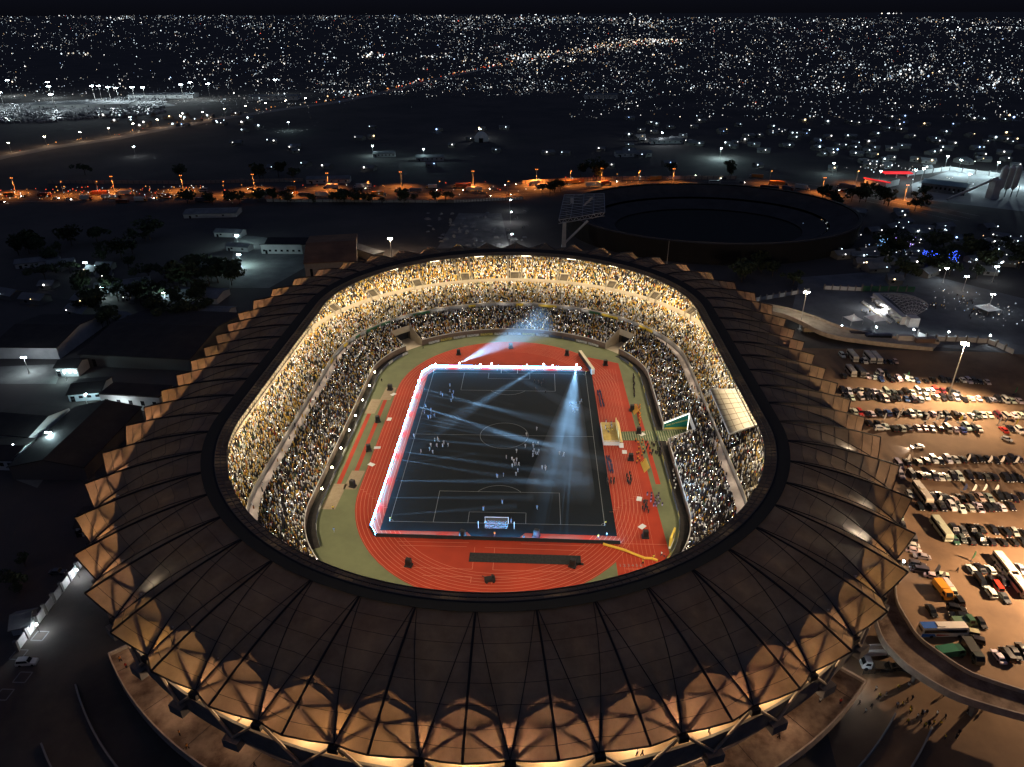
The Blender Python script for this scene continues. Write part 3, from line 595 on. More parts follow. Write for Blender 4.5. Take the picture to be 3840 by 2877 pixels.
# ------------------------------------------------------------------ beam lamps and their smoke-lit beams
m_smoke = bpy.data.materials.new('stage_smoke'); m_smoke.use_nodes = True; nt = m_smoke.node_tree
for n_ in list(nt.nodes): nt.nodes.remove(n_)
o_ = nt.nodes.new('ShaderNodeOutputMaterial'); vs_ = nt.nodes.new('ShaderNodeVolumeScatter'); vs_.inputs['Density'].default_value = 0.0026; vs_.inputs['Color'].default_value = (0.95, 0.97, 1, 1); vs_.inputs['Anisotropy'].default_value = 0.0
nt.links.new(vs_.outputs[0], o_.inputs['Volume'])
m_lens = mat('beam_lens', (0.9, 0.9, 0.9), emis=(0.75, 0.88, 1.0), estr=40.0, noes=True)
BEAM = (0.30, 0.62, 1.0)
def beam_lamp(p, q, label, group, r1, watts, smoke=True, r0=0.16, big=1.0):
    p = Vector(p); q = Vector(q); d = (q-p); L = d.length; dn = d.normalized()
    t = thing('beam_lamp', label, 'stage light', (p.x, p.y, 0), math.atan2(dn.y, dn.x), group)
    mb = MB(); mb.box((0, 0, 0), (.5*big, .5*big, .3*big)); mb.box((0, -.22*big, .3*big), (.12, .06, p.z)); mb.box((0, .22*big, .3*big), (.12, .06, p.z)); mb.build('yoke', m_dark, t)
    mb = MB(); mb.tube((-.3*big, 0, p.z), (.1, 0, p.z), .24*big, 8); mb.build('lamp_head', m_dark, t)
    mb = MB(); mb.sphere((.1, 0, p.z), .26*big, seg=8, ring=5); mb.build('lens', m_lens, t)
    if smoke:
        q2 = p+(q-p)*1.35; q2 = q2 if q2.z > .3 else q; r2 = r1*(q2-p).length/L; mb = MB(); mb.tube(p+dn*.5, q2, r0*.8, 14, r2*1.15); c = mb.build('light_beam', m_smoke); tag(c, None, None, None, 'stuff')
        lamp('beam_light', 'SPOT', p+dn*(.45 if big == 1.0 else 1.0), watts, BEAM, None, 0.05, target=q, spot_size=2*math.atan((r1*1.02)/L), spot_blend=0.9)
LB = [(1580, 1430, 1850, 1392, 1.0, .5), (1592, 1427, 1830, 1495, .8, .4), (1567, 1451, 2010, 1575, 2.6, 1.3), (1562, 1470, 1990, 1557, 2.2, .8), (1556, 1492, 1950, 1590, 1.4, .6), (1548, 1515, 2095, 1690, 3.6, 1.6), (1541, 1540, 1960, 1645, 2.0, .8), (1534, 1558, 2000, 1655, 2.0, .8), (1527, 1578, 1960, 1652, 1.8, .8), (1518, 1604, 1900, 1665, 1.4, .5), (1508, 1640, 2060, 1690, 2.2, 1.1), (1500, 1665, 1800, 1705, 1.0, .4), (1494, 1690, 1990, 1760, 2.2, 1.1), (1484, 1719, 1900, 1790, 1.8, .8), (1478, 1745, 1700, 1712, .9, .4), (1452, 1803, 2010, 1806, 2.4, 1.1), (1436, 1867, 1850, 1866, 1.6, .7), (1404, 1936, 1800, 1908, 1.5, .7)]
for i, (x0, y0, x1, y1, r1, w) in enumerate(LB):
    a = at(x0, y0, 1.5); b = at(x1, y1, 1.6+r1*0.55); a = Vector((max(-39.8, min(-39.2, a.x)), a.y, 1.5))
    beam_lamp(a, b, 'small lamp on the left board throwing a thin beam over the pitch', 'beam lamps along the left board', r1*.55, 2100000*w*(r1/2)**.9)
FB_ = [((1721, 1362), (1960, 1248), 22, 6.0, 4200000, 'bright lamp on the far board throwing a white cone up towards the far stand'), ((2163, 1372), (2120, 1690), 4, 7.5, 3600000, 'brightest lamp at the right end of the far board throwing the broadest cone'), ((1842, 1372), (2105, 1505), 2.2, 1.9, 2600000, 'lamp on the far board throwing the beam that crosses to the right'), ((2040, 1373), (1760, 1535), 2.2, 2.3, 2600000, 'lamp on the far board throwing the beam that crosses to the left')]
for (a, b, zt, r1, w, lb) in FB_:
    p_ = at(*a, 2.0); p_ = Vector((p_.x, 58.2, 1.9)); beam_lamp(p_, at(*b, zt), lb, None, r1, w, big=1.5, r0=.25)
for px in (1632, 1802, 1976, 2072): p_ = at(px, 1366, 1.5); beam_lamp((p_.x, 58.2, 1.5), (p_.x, 0, 1), 'small unaimed lamp glowing on top of the far board', 'plain lamps along the far board', .1, 0, smoke=False)
# ------------------------------------------------------------------ goals, flags, stage, carpet, gear
m_net = bpy.data.materials.new('goal_net'); m_net.use_nodes = True; nt = m_net.node_tree; b_ = nt.nodes['Principled BSDF']; b_.inputs['Base Color'].default_value = (.75, .75, .8, 1); b_.inputs['Alpha'].default_value = 0.13
def goal(y, s, label):
    t = thing('goal', label, 'goal', (0, y, 0), 0 if s < 0 else math.pi)
    mb = MB()
    for x in (-3.66, 3.66): mb.tube((x, 0, 0), (x, 0, 2.44), .09, 6)
    mb.tube((-3.72, 0, 2.44), (3.72, 0, 2.44), .09, 6); mb.build('goal_frame', m_white, t)
    mb = MB(); mb.quad((-3.66, -.05, 2.4), (3.66, -.05, 2.4), (3.66, -1.6, 2.3), (-3.66, -1.6, 2.3)); mb.quad((-3.66, -1.6, 2.3), (3.66, -1.6, 2.3), (3.66, -2.6, 0.05), (-3.66, -2.6, 0.05))
    for x in (-3.66, 3.66): mb.add([(x, -.05, 2.4), (x, -1.6, 2.3), (x, -2.6, .05), (x, -.05, .05)], [(0, 1, 2, 3)])
    mb.build('net', m_net, t)
    for x in (-5.6, 5.6): q = thing('net_pole', f'white net pole standing {"left" if x*(-s) < 0 else "right"} behind the {"near" if s < 0 else "far"} goal', 'pole', (x, y-2.6*(1 if s < 0 else -1), 0)); mb = MB(); mb.tube((0, 0, 0), (0, 0, 2.8), .07, 5); mb.build('pole_shaft', m_white, q); mb = MB(); mb.box((0, 0, 0), (.5, .5, .15)); mb.build('pole_foot', m_dark, q)
goal(-52.5, -1, 'white goal with pale net at the near end of the pitch'); goal(52.5, 1, 'white goal with pale net at the far end by the bright board')
for x, y, w_ in ((-34, -52.5, 'near left'), (34, -52.5, 'near right'), (-34, 52.5, 'far left'), (34, 52.5, 'far right')):
    t = thing('corner_flag', f'small corner flag on the {w_} corner of the pitch', 'corner flag', (x, y, 0)); mb = MB(); mb.tube((0, 0, 0), (0, 0, 1.6), .04, 5); mb.build('flag_pole', m_white, t); mb = MB(); mb.box((.22, 0, 1.2), (.42, .02, .35)); mb.build('flag', mat('flag_yellow', (.75, .6, .1), .8), t)
m_gold = mat('gold_stage_floor', (0.72, 0.50, 0.14), 0.55, nscale=.6, col2=(.55, .36, .08))
st = thing('stage', 'raised gold stage with white scaffold skirt on the right touchline', 'stage', (40.2, 1.5, 0)); mb = MB(); mb.box((0, 0, 1.25), (5.6, 14, .2)); mb.build('stage_floor', m_gold, st)
mb = MB(); mb.box((2.9, 0, 0), (.3, 14, 3.6)); mb.add([(2.75, -7, 3.6), (2.75, 7, 3.6), (4.3, 7, 1.2), (4.3, -7, 1.2), (2.75, -7, 1.2), (2.75, 7, 1.2)], [(3, 2, 1, 0), (0, 4, 3), (1, 2, 5)]); mb.build('stage_back', mat('gold_panel', (0.70, .52, .20), .6), st)
mb = MB(); mb.box((0, -7.25, 0), (5.8, .3, 1.5)); mb.box((-2.85, 0, 0), (.2, 14, 1.2))
for i in range(7): mb.tube((-2.8+i*.95, -7.6, 0), (-2.8+i*.95, -7.6, 2.3), .06, 4)
mb.tube((-2.8, -7.6, 2.2), (2.9, -7.6, 2.2), .06, 4); mb.tube((-2.8, -7.6, 1.5), (2.9, -7.6, 1.5), .06, 4); mb.build('scaffold_skirt', m_white, st)
mb = MB()
for i in range(4): mb.box((3.6, -7.6-i*.4, 0), (1.6, .4, 1.2-i*.3))
mb.build('stage_steps', m_white, st)
for i in range(9): o = person(Vector((40.2+random.uniform(-2, 2), 1.5+random.uniform(-3, 6.5), 0)), random.choice(('white kit', 'yellow shirt')), 'person in pale clothes performing on the gold stage', 'performers on the stage', 'up', 1.45)
m_carp = mat('green_dotted_carpet', (0.10, 0.15, 0.07), 0.9)
nt = m_carp.node_tree; b_ = nt.nodes['Principled BSDF']; t_ = nt.nodes.new('ShaderNodeTexCoord'); vo = nt.nodes.new('ShaderNodeTexVoronoi'); vo.inputs['Scale'].default_value = 1.1; vo.inputs['Randomness'].default_value = 0.05; cr = nt.nodes.new('ShaderNodeValToRGB'); cr.color_ramp.interpolation = 'CONSTANT'
nt.links.new(t_.outputs['Object'], vo.inputs['Vector']); nt.links.new(vo.outputs['Distance'], cr.inputs[0]); cr.color_ramp.elements[0].color = (.45, .42, .25, 1); cr.color_ramp.elements[1].color = (.07, .11, .05, 1); cr.color_ramp.elements[1].position = .28; nt.links.new(cr.outputs[0], b_.inputs['Base Color'])
mb = MB(); c1, c2, c3, c4 = at(2318, 1620), at(2575, 1612), at(2575, 1655), at(2318, 1652); mb.add([(v.x, v.y, z) for z in (.028, .07) for v in (c4, c3, c2, c1)], [(4, 5, 6, 7), (0, 1, 5, 4), (1, 2, 6, 5), (2, 3, 7, 6), (3, 0, 4, 7)])
tag(mb.build('carpet', m_carp), 'green dotted carpet running from the stage to the main stand tunnel', 'carpet')
# banner on the tunnel wall
gb = thing('tunnel_banner', 'green and yellow wedge banner with lit white edge above the main stand tunnel', 'banner', tuple(S(4.50, 0.4)), 0)
A0, A1 = S(4.50, 0.4, 0), S(4.50, 9.4, 0); L = (A1-A0).length; gb.rotation_euler = (0, 0, math.atan2(A1.y-A0.y, A1.x-A0.x))
mb = MB(); mb.add([(0, -.12, .4), (L, -.12, .4), (L, -.12, 7.4), (0, -.12, 3.0), (0, .05, .4), (L, .05, .4), (L, .05, 7.4), (0, .05, 3.0)], [(0, 1, 2, 3), (7, 6, 5, 4), (3, 2, 6, 7)]); mb.build('banner_cloth', mat('banner_green', (.01, .17, .14), .7), gb)
mb = MB(); mb.quad((.2, -.14, .5), (L-.1, -.14, .5), (L-.1, -.14, 1.7), (.2, -.14, 1.1)); mb.build('yellow_stripe', mat('banner_yellow', (.72, .60, .10), .7), gb)
mb = MB(); mb.tube((0, -.1, 3.05), (L, -.1, 7.5), .09, 5); mb.tube((L, -.1, .3), (L, -.1, 7.5), .09, 5); mb.build('lit_edge', mat('edge_light', (.9, .9, .9), emis=(1, .95, .85), estr=4), gb)
text('WIKI YA MWANANCHI', .92, (L*.58, -.16, 3.6), (math.pi/2, -.33, 0), mat('banner_yellow', ()), 'banner_lettering', gb)
# far end advertising boards, left fence with lamps
m_adw = mat('board_white', (.62, .62, .60), .7, nscale=1.2, col2=(.25, .25, .26), detail=2); m_ady = mat('board_yellow', (.55, .45, .12), .7, nscale=1.2, col2=(.18, .16, .06), detail=2); m_adk = mat('board_dark', (.04, .05, .09), .7, nscale=2, col2=(.09, .10, .14))
ADN = {0: ('white', m_adw), 1: ('yellow', m_ady), 2: ('dark blue', m_adk)}
seq = [0, 1, 0, 0, 1, 0, 0, 1, 0, 2, 2, 0, 0]
for i, k in enumerate(reversed(seq)):
    u0 = 13.6+i*0.82; a, b = S(u0, -1.0), S(u0+.72, -1.0); c = (a+b)/2; t = thing('advertising_board', f'{ADN[k][0]} printed board on the far apron wall, {ordn(len(seq)-1-i)} from the far left tunnel', 'advertising board', (c.x, c.y, 0), math.atan2(b.y-a.y, b.x-a.x)); L = (b-a).length
    mb = MB(); mb.box((0, 0, .15), (L, .12, 1.15)); mb.build('board_face', ADN[k][1], t); mb = MB()
    for x in (-L*.4, L*.4): mb.box((x, -.2, 0), (.1, .6, .2))
    mb.build('board_feet', m_dark, t)
us_ = [26.0+i*.25 for i in range(61)]; mb = MB(); mb.strip([S(u, 0.0, .026) for u in us_], [S(u, -3.0, .026) for u in us_]); us2 = [53+i*.25 for i in range(77)]; mb.strip([S(u, 0, .026) for u in us2], [S(u, -3.0, .026) for u in us2])
tag(mb.build('moat', mat('moat_dark', (.035, .028, .024), .95, nscale=.5, col2=(.02, .018, .016))), kind='structure')
def fence(us, label, mA, mB):
    t = thing('perimeter_fence', label, 'fence', (0, 0, 0))
    for i, (u, v) in enumerate(zip(us[:-1], us[1:])):
        mb = MB(); a, b = S(u, -3.1), S(v, -3.1); mb.tube(a, a+Vector((0, 0, 1.5)), .06, 4); mb.add([(a.x, a.y, .15), (b.x, b.y, .15), (b.x, b.y, 1.3), (a.x, a.y, 1.3)], [(0, 1, 2, 3), (3, 2, 1, 0)][:1]); mb.tube((a.x, a.y, 1.35), (b.x, b.y, 1.35), .06, 4); mb.build('fence_panel', mA if i % 3 else mB, t)
fence([26.0+i*.5 for i in range(31)], 'low dark fence with hung banners beside the left apron', m_adk, m_adw); fence([53.5+i*.5 for i in range(37)], 'low fence with yellow and dark panels beside the main stand apron', m_adk, m_ady)
m_bulb = mat('fence_bulb', (.9, .9, .9), emis=(1, .93, .62), estr=60, noes=True)
for i, (px, py) in enumerate(((1407, 1404), (1387, 1456), (1362, 1510), (1336, 1568), (1312, 1624), (1281, 1692), (1248, 1765), (1211, 1845))):
    q = at(px, py+10, 0); t = thing('fence_lamp', f'small yellow lamp on the left fence, {ordn(i)} from the far end', 'lamp', (q.x, q.y, 0)); mb = MB(); mb.tube((0, 0, 0), (0, 0, 2.4), .06, 5); mb.build('lamp_post', m_dark, t); mb = MB(); mb.sphere((0, 0, 2.5), .32); mb.build('lamp_globe', m_bulb, t); lamp('fence_light', 'POINT', (.6, 0, 2.6), 220, (1, .95, .6), t, .2)
def speaker(px, py, label, s=1.0):
    q = at(px, py); t = thing('loudspeaker', label, 'loudspeaker', (q.x, q.y, 0), random.uniform(-.4, .4)); t.scale = (s,)*3
    mb = MB(); mb.box((0, 0, .35), (1.3, 1.0, 1.7), taper=.92); mb.build('cabinet', m_dark, t); mb = MB(); mb.box((0, -.53, .5), (1.0, .06, 1.3)); mb.build('grille', mat('grille_black', (.01, .01, .01), .5), t); mb = MB(); mb.box((0, 0, 0), (1.7, 1.4, .35)); mb.build('trolley', m_frame, t)
for px, py, lb in ((1533, 2122, 'black loudspeaker on the near left bend'), (2147, 2124, 'black loudspeaker on the near right bend'), (1735, 2015, 'black equipment stack behind the near boards'), (1720, 1330, 'black loudspeaker on the far left bend'), (2126, 1332, 'black loudspeaker on the far right bend'), (1915, 1306, 'black loudspeaker in the middle of the far bend'), (1383, 1690, 'black loudspeaker between the left runways'), (1417, 1582, 'black loudspeaker at the middle of the left apron'), (1463, 1462, 'black loudspeaker by the far left sand pit'), (1323, 1825, 'black loudspeaker at the near left sand pit'), (2012, 2012, 'black gear on the infield behind the near boards'), (2420, 2015, 'black tripod speaker on the right lanes near the bend'), (2270, 1370, 'black speaker on the far right track corner'), (2370, 1540, 'black equipment stack under the orange panel'), (2395, 1625, 'black cart by the outer lanes beyond the carpet'), (2365, 1725, 'black cart by the outer lanes before the carpet')): speaker(px, py, lb, 1.3)
q = at(1837, 2180); t = thing('camera_cart', 'black camera cart with operator box parked at the near infield edge', 'cart', (q.x, q.y, 0), .2); mb = MB(); mb.box((0, 0, .4), (3.0, 1.6, .9)); mb.box((.8, 0, 1.3), (.7, .7, .9)); mb.tube((-.6, 0, 1.3), (-2.2, -.3, 2.6), .1, 5); mb.build('cart_body', m_dark, t)
for x in (-1, 1): mb = MB(); mb.tube((x, -.9, .35), (x, .9, .35), .35, 8); mb.build('axle_wheels', m_frame, t)
m_cloth = mat('white_sheet', (.72, .70, .66), .9)
for i, (px, py, lb) in enumerate(((2408, 1630, 'crumpled white sheet on the lanes beyond the carpet'), (2342, 1696, 'flat white sheet on the lanes near the stage'), (2397, 1872, 'white triangular sheet on the outer lanes'), (2408, 1976, 'white folded sheet on the right bend'), (1415, 1680, 'white pad under a speaker on the left lanes'), (1393, 1743, 'white pad at the near end of the left lanes'), (1475, 1480, 'white pad at the far end of the left lanes'), (1460, 1573, 'white pad halfway along the left lanes'))):
    q = at(px, py); o = MB(); n = 7; vs = []; fs = []
    for a in range(n):
        for b in range(n): vs.append(((a/(n-1)-.5)*2.4, (b/(n-1)-.5)*1.7, .06+.08*random.random()))
    for a in range(n-1):
        for b in range(n-1): fs.append((a*n+b, (a+1)*n+b, (a+1)*n+b+1, a*n+b+1))
    o.add(vs, fs); o = o.build('sheet', m_cloth); o.location = (q.x, q.y, 0.03); o.rotation_euler = (0, 0, random.uniform(0, 3)); tag(o, lb, 'sheet')
mb = MB(); pts = [at(2262, 2040, .5), at(2340, 2062, .5), at(2418, 2093, .5), at(2445, 2094, .5), at(2466, 2102, .5)]; mb.path(pts, .38, 8); tag(mb.build('barrier_tube', mat('yellow_vinyl', (.72, .42, .05), .6)), 'long yellow inflated tube lying across the near right lanes', 'barrier')
a, b = at(2172, 1332, 0), at(2222, 1402, 0); t = thing('screen_wall', 'tall angled screen with cream back at the far right corner of the pitch', 'screen', (a.x, a.y, 0), math.atan2(b.y-a.y, b.x-a.x)); L = (b-a).length; mb = MB(); mb.box((L/2, 0, 0), (L, .8, 2.2)); mb.build('screen_frame', m_frame, t); mb = MB(); mb.box((L/2, .3, 2.2), (L, 1.3, .25)); mb.build('screen_top', mat('cream_vinyl', (.70, .60, .42), .7), t); mb = MB(); mb.box((L, 0, 0), (1.3, 1.4, 2.4)); mb.build('end_post', m_white, t)
q = at(2518, 2040); t = thing('inflatable_sign', 'yellow and white upright sign with dark round emblem by the near right fence', 'sign', (q.x, q.y, 0), 1.15); mb = MB(); mb.box((0, 0, 1.0), (5.2, .5, 3.4)); mb.build('sign_panel', mat('sign_yellow', (.74, .54, .08), .7), t); mb = MB(); mb.box((-.2, 0, 0), (4.4, .55, 1.0)); mb.build('sign_base', m_white, t); mb = MB(); mb.tube((.6, -.3, 2.8), (.6, .3, 2.8), 1.0, 14); mb.build('emblem', m_adk, t)
for px, py, w, lb, cc in ((2372, 1545, 3.0, 'orange square panel tilted at the outer lanes', (.75, .35, .04)), (2408, 1755, 3.4, 'yellow panel amid people on the outer lanes', (.74, .50, .10))):
    q = at(px, py); t = thing('tilted_panel', lb, 'panel', (q.x, q.y, 0), 0.1); mb = MB(); mb.add([(0, -w*.9, .2), (1.8, -w*.9, 2.2), (1.8, w*.9, 2.2), (0, w*.9, .2), (.1, -w*.9, .1), (1.9, -w*.9, 2.1), (1.9, w*.9, 2.1), (.1, w*.9, .1)], [(0, 1, 2, 3), (7, 6, 5, 4), (0, 4, 5, 1), (1, 5, 6, 2), (2, 6, 7, 3), (3, 7, 4, 0)]); mb.build('panel_face', mat(lb.split()[0]+'_vinyl', cc, .7), t); mb = MB(); mb.tube((1.7, -w*.8, 0), (1.7, -w*.8, 2.1), .06, 4); mb.tube((1.7, w*.8, 0), (1.7, w*.8, 2.1), .06, 4); mb.build('panel_legs', m_dark, t)
# banners hung on the middle fascia
bc = {'white': m_adw, 'yellow': mat('flag_yellow2', (.70, .50, .06), .8), 'dark green': mat('flag_green', (.03, .10, .05), .8), 'grey': mat('banner_grey', (.30, .30, .30), .8)}
rb = random.Random(11); i = 0; u = 11.0; left = 0
while u < 30.5:
    w = rb.choice((.35, .6, .9)); k = rb.choice(list(bc)); a, b = S(u, 15.85), S(u+w, 15.85); mb = MB(); c = (a+b)/2; L = (b-a).length; mb.box((c.x, c.y, 8.5), (L*.96, .10, 1.35), math.atan2(b.y-a.y, b.x-a.x)); o = mb.build('hung_banner', bc[k]); tag(o, f'{k} banner hung on the curved balcony front, {ordn(i)} from the main stand side', 'banner', 'banners on the balcony front'); u += w+rb.choice((.05, .05, .3)); i += 1
print('PERSONS', NPERS)
# ------------------------------------------------------------------ podium deck, ramps, kerbs around the near end
ua, ub = inv_u(at(417, 2457, 6)), inv_u(at(3212, 2545, 6))
dk = thing('podium_deck', 'raised curved brown deck with low parapets wrapping the near end of the stadium', 'walkway'); ud = usamp(ua, ub)
m_deck = mat('deck_paving', (0.30, 0.215, 0.155), 0.9, nscale=0.16, col2=(0.065, 0.036, 0.024), detail=14); m_par = mat('parapet_concrete', (0.42, 0.36, 0.30), 0.85, nscale=.6, col2=(.30, .25, .21))
mb = MB(); mb.strip([S(u, 53.8, 6) for u in ud], [S(u, 46.4, 6) for u in ud]); mb.strip([S(u, 53.8, 5) for u in ud], [S(u, 53.8, 6) for u in ud]); mb.strip([S(u, 46.4, 5) for u in ud], [S(u, 53.8, 5) for u in ud]); mb.build('deck_slab', m_deck, dk)
mb = MB(); wall(mb, 53.8, 4.6, 7.1, ud, .3); mb.build('outer_parapet', m_par, dk); mb = MB(); wall(mb, 46.1, 4.6, 7.2, ud, .3); mb.build('inner_parapet', m_par, dk)
for u in (ua, ub): mb = MB(); a, b = S(u, 46.2, 0), S(u, 54, 0); mb.tube((a.x, a.y, 6.5), (b.x, b.y, 6.5), .5, 4); mb.build('end_parapet', m_par, dk)
mb = MB()
for u in usamp(ua+.4, ub-.4, 1.05): a, b = S(u, 46.4, 6.015), S(u, 53.7, 6.015); mb.tube(a, b, .05, 4)
mb.build('expansion_joint', m_dark, dk)
for u in usamp(ua+.5, ub-.5, 1.0): mb = MB(); c = S(u, 52.6, 0); mb.box(c, (1.0, 1.0, 5.0), math.atan2(c.y, c.x)); mb.build('deck_pier', m_grey, dk)
rd = random.Random(5)
for i, u in enumerate(usamp(ua+.35, ub-.35, 1.4)): lamp('deck_fill_light', 'POINT', S(u, 47.4, 12.5), rd.choice((900, 500, 1300, 200)), (1.0, .66, .42), stadium, .3)  # added warm fill points that brighten the deck, without fittings
for i in range(20): u = rd.uniform(ua+.2, ub-.2); q = S(u, rd.uniform(47.4, 53), 6); person(q, rd.choice(('dark clothes', 'orange shirt', 'red shirt', 'white shirt')), 'person strolling on the raised brown deck', 'people on the podium deck', z=6.0)
for i in range(26): u = rd.uniform(41, 57); person(S(u, rd.uniform(48.3, 49.8)), rd.choice(('dark clothes', 'red shirt', 'white shirt', 'orange shirt')), 'person on the lit concourse under the roof edge', 'people on the outer concourse', z=20.0)
m_kerb = mat('kerb_concrete', (.22, .22, .22), .9)
for d, a, b, lb in ((62, ua-.1, 45.5, 'pale curved retaining wall outside the deck, inner one at left'), (71, ua+.6, 45.2, 'pale curved retaining wall outside the deck, outer one at left'), (61, 52.5, ub+.1, 'pale curved retaining wall outside the deck, inner one at right'), (68, 53.6, ub+.2, 'pale curved retaining wall outside the deck, outer one at right')):
    mb = MB(); wall(mb, d, 0, .9, usamp(a, b, .15), .35); tag(mb.build('retaining_wall', m_kerb), lb, 'wall')
def bridge(L, Rr, label, w=.35, h=1.1, soff=1.0, m=None):
    t = thing('elevated_ramp', label, 'ramp'); L = [Vector(p) for p in L]; Rr = [Vector(p) for p in Rr]
    def sm(P, n=4):
        out = []
        for i in range(len(P)-1):
            p0, p1, p2, p3 = P[max(0, i-1)], P[i], P[i+1], P[min(len(P)-1, i+2)]
            for k in range(n): t_ = k/n; out.append(.5*((2*p1)+(p2-p0)*t_+(2*p0-5*p1+4*p2-p3)*t_*t_+(3*p1-p0-3*p2+p3)*t_**3))
        return out+[P[-1]]
    L, Rr = sm(L), sm(Rr); dz = Vector((0, 0, soff)); up = Vector((0, 0, h)); mb = MB(); mb.strip(L, Rr); mb.strip([p-dz for p in Rr], [p-dz for p in L]); mb.build('ramp_slab', m or m_deck, t)
    for E_, s in ((L, 1), (Rr, -1)):
        inn = []
        for i, p in enumerate(E_): q = (Rr if s > 0 else L)[i]; inn.append(p+(q-p).normalized()*w)
        mb = MB(); mb.strip([p-dz for p in E_], [p+up for p in E_]); mb.strip([p+up for p in E_], [p+up for p in inn]); mb.strip([p+up for p in inn], inn); mb.build('ramp_parapet', m_par, t)
    return t, L, Rr
t, L, Rr = bridge([(*at(x, y, 7)[:2], 7) for x, y in ((3245, 2180), (3262, 2260), (3300, 2390), (3352, 2460), (3420, 2520), (3560, 2605), (3700, 2655), (3860, 2700))], [(*at(x, y, 7)[:2], 7) for x, y in ((3358, 2180), (3364, 2260), (3400, 2330), (3440, 2390), (3500, 2440), (3620, 2520), (3720, 2560), (3860, 2605))], 'curved elevated footbridge ramp sweeping past the car park at the lower right')
for i in (9, 16, 23): c = (L[i]+Rr[i])/2; mb = MB(); mb.box((c.x, c.y, 0), (2.2, 1.2, 6.0), .5); mb.box((c.x, c.y, 5.0), (5.0, 1.6, 1.0), -.6); mb.build('ramp_pier', m_grey, t)
t2, L2, R2 = bridge([at(2820, 1135, 6.5), at(2950, 1160, 6), at(3050, 1190, 5), at(3150, 1228, 3.5), at(3280, 1258, 2), at(3520, 1290, .6)], [at(2850, 1168, 6.5), at(2930, 1182, 6), at(3010, 1215, 5), at(3100, 1258, 3.5), at(3250, 1285, 2), at(3500, 1312, .6)], 'pale ramp curving down behind the right side of the stadium', m=mat('pale_ramp', (.42, .36, .28), .9, nscale=.3, col2=(.3, .26, .2)))

# ------------------------------------------------------------------ vehicles
m_paint = mat('car_paint', (.5, .5, .5), .28, objcol=True, coat=.5); m_glass = mat('car_glass', (.012, .014, .018), .08); m_tyre = mat('tyre_rubber', (.015, .015, .015), .8); m_hl = mat('headlight_glass', (.7, .7, .68), .2); m_tl = mat('taillight_red', (.30, .015, .012), .3); m_hlon = mat('headlight_on', (.9, .9, .9), emis=(1, .93, .8), estr=40, noes=True)
def loft(prof, W, inset, m0=0):              # profile (x,z,half-width factor) swept across the width
    mb = MB(); n = len(prof); vs = []
    for s in (-1, 1):
        for x, z, k in prof: vs.append((x, s*W/2*k, z))
    mb.add(vs, [(i, (i+1) % n, n+(i+1) % n, n+i) for i in range(n)]+[tuple(range(n-1, -1, -1)), tuple(range(n, 2*n))]); return mb
CT = {  # length, width, height, body profile, cabin (x0 base, x1 top, x2 top, x3 base)
 'saloon': (4.6, 1.78, 1.46, .88, (-1.75, -1.05, .45, 1.15)), 'hatchback': (3.9, 1.68, 1.5, .92, (-1.85, -1.45, .35, 1.0)), 'off-roader': (4.8, 1.92, 1.86, 1.08, (-2.3, -2.1, .35, 1.05)), 'van': (4.9, 1.78, 2.0, 1.05, (-2.42, -2.3, 1.2, 2.05)), 'pickup': (5.2, 1.85, 1.78, 1.05, (-.55, -.45, .75, 1.35))}
CM = {}
def car_meshes(k):
    if k in CM: return CM[k]
    L, Wd, H, bz, (c0, c1, c2, c3) = CT[k]; f, r = L/2, -L/2
    prof = [(r, .35, .96), (r-.02 if False else r, bz-.08, .95), (r+.15, bz, .93), (c3, bz, .93), (f-.25, bz-.14, .90), (f, bz-.32, .88), (f, .32, .92)]
    b = loft(prof, Wd, 0); cab = [(c0, bz-.02, .92), (c1, H-.02, .74), ((c1+c2)/2, H+.02, .76), (c2, H-.02, .74), (c3, bz-.02, .92)]
    n = len(cab); vs = [(x, -Wd/2*w, z) for x, z, w in cab]+[(x, Wd/2*w, z) for x, z, w in cab]; b.add(vs, [(1, 2, n+2, n+1), (2, 3, n+3, n+2), (0, 1, n+1, n), (3, 4, n+4, n+3), tuple(range(n-1, -1, -1)), tuple(range(n, 2*n))])
    if k == 'pickup': b.box((-1.6, 0, bz-.02), (1.9, Wd*.84, .02))
    body = b.mesh('car_body', m_paint); g = MB()
    def sidew(s, x0, x1): pass
    e = .012
    for s in (-1, 1):
        y0, y1 = s*(Wd/2*.915+e), s*(Wd/2*.755+e); zb, zt = bz+.05, H-.12; kx = .1
        xs = [c0+(c1-c0)*.25+.12, c1+.12, c2-.08, c3-(c3-c2)*.3-.1]; g.add([(xs[0], y0, zb), (xs[3], y0, zb), (xs[2], y1, zt), (xs[1], y1, zt)], [(0, 1, 2, 3) if s < 0 else (3, 2, 1, 0)])
    sides = g; w1 = MB(); w1.add([(c3-.02+e, -Wd*.42, bz+.04), (c3-.02+e, Wd*.42, bz+.04), (c2+.06+e, Wd*.36, H-.07), (c2+.06+e, -Wd*.36, H-.07)], [(0, 1, 2, 3)]); w2 = MB(); w2.add([(c0-e+.02, Wd*.41, bz+.08), (c0-e+.02, -Wd*.41, bz+.08), (c1-.04-e, -Wd*.35, H-.1), (c1-.04-e, Wd*.35, H-.1)], [(0, 1, 2, 3)])
    wh = MB(); wh.tube((0, -.11, 0), (0, .11, 0), .33, 10); hl = MB(); hl.box((0, 0, 0), (.08, .36, .16)); tl = MB(); tl.box((0, 0, 0), (.06, .26, .24))
    CM[k] = (body, sides.mesh('side_windows', m_glass), w1.mesh('windscreen', m_glass), w2.mesh('rear_window', m_glass), wh.mesh('wheel', m_tyre), hl.mesh('headlight', m_hl), tl.mesh('taillight', m_tl)); return CM[k]
HLON = None
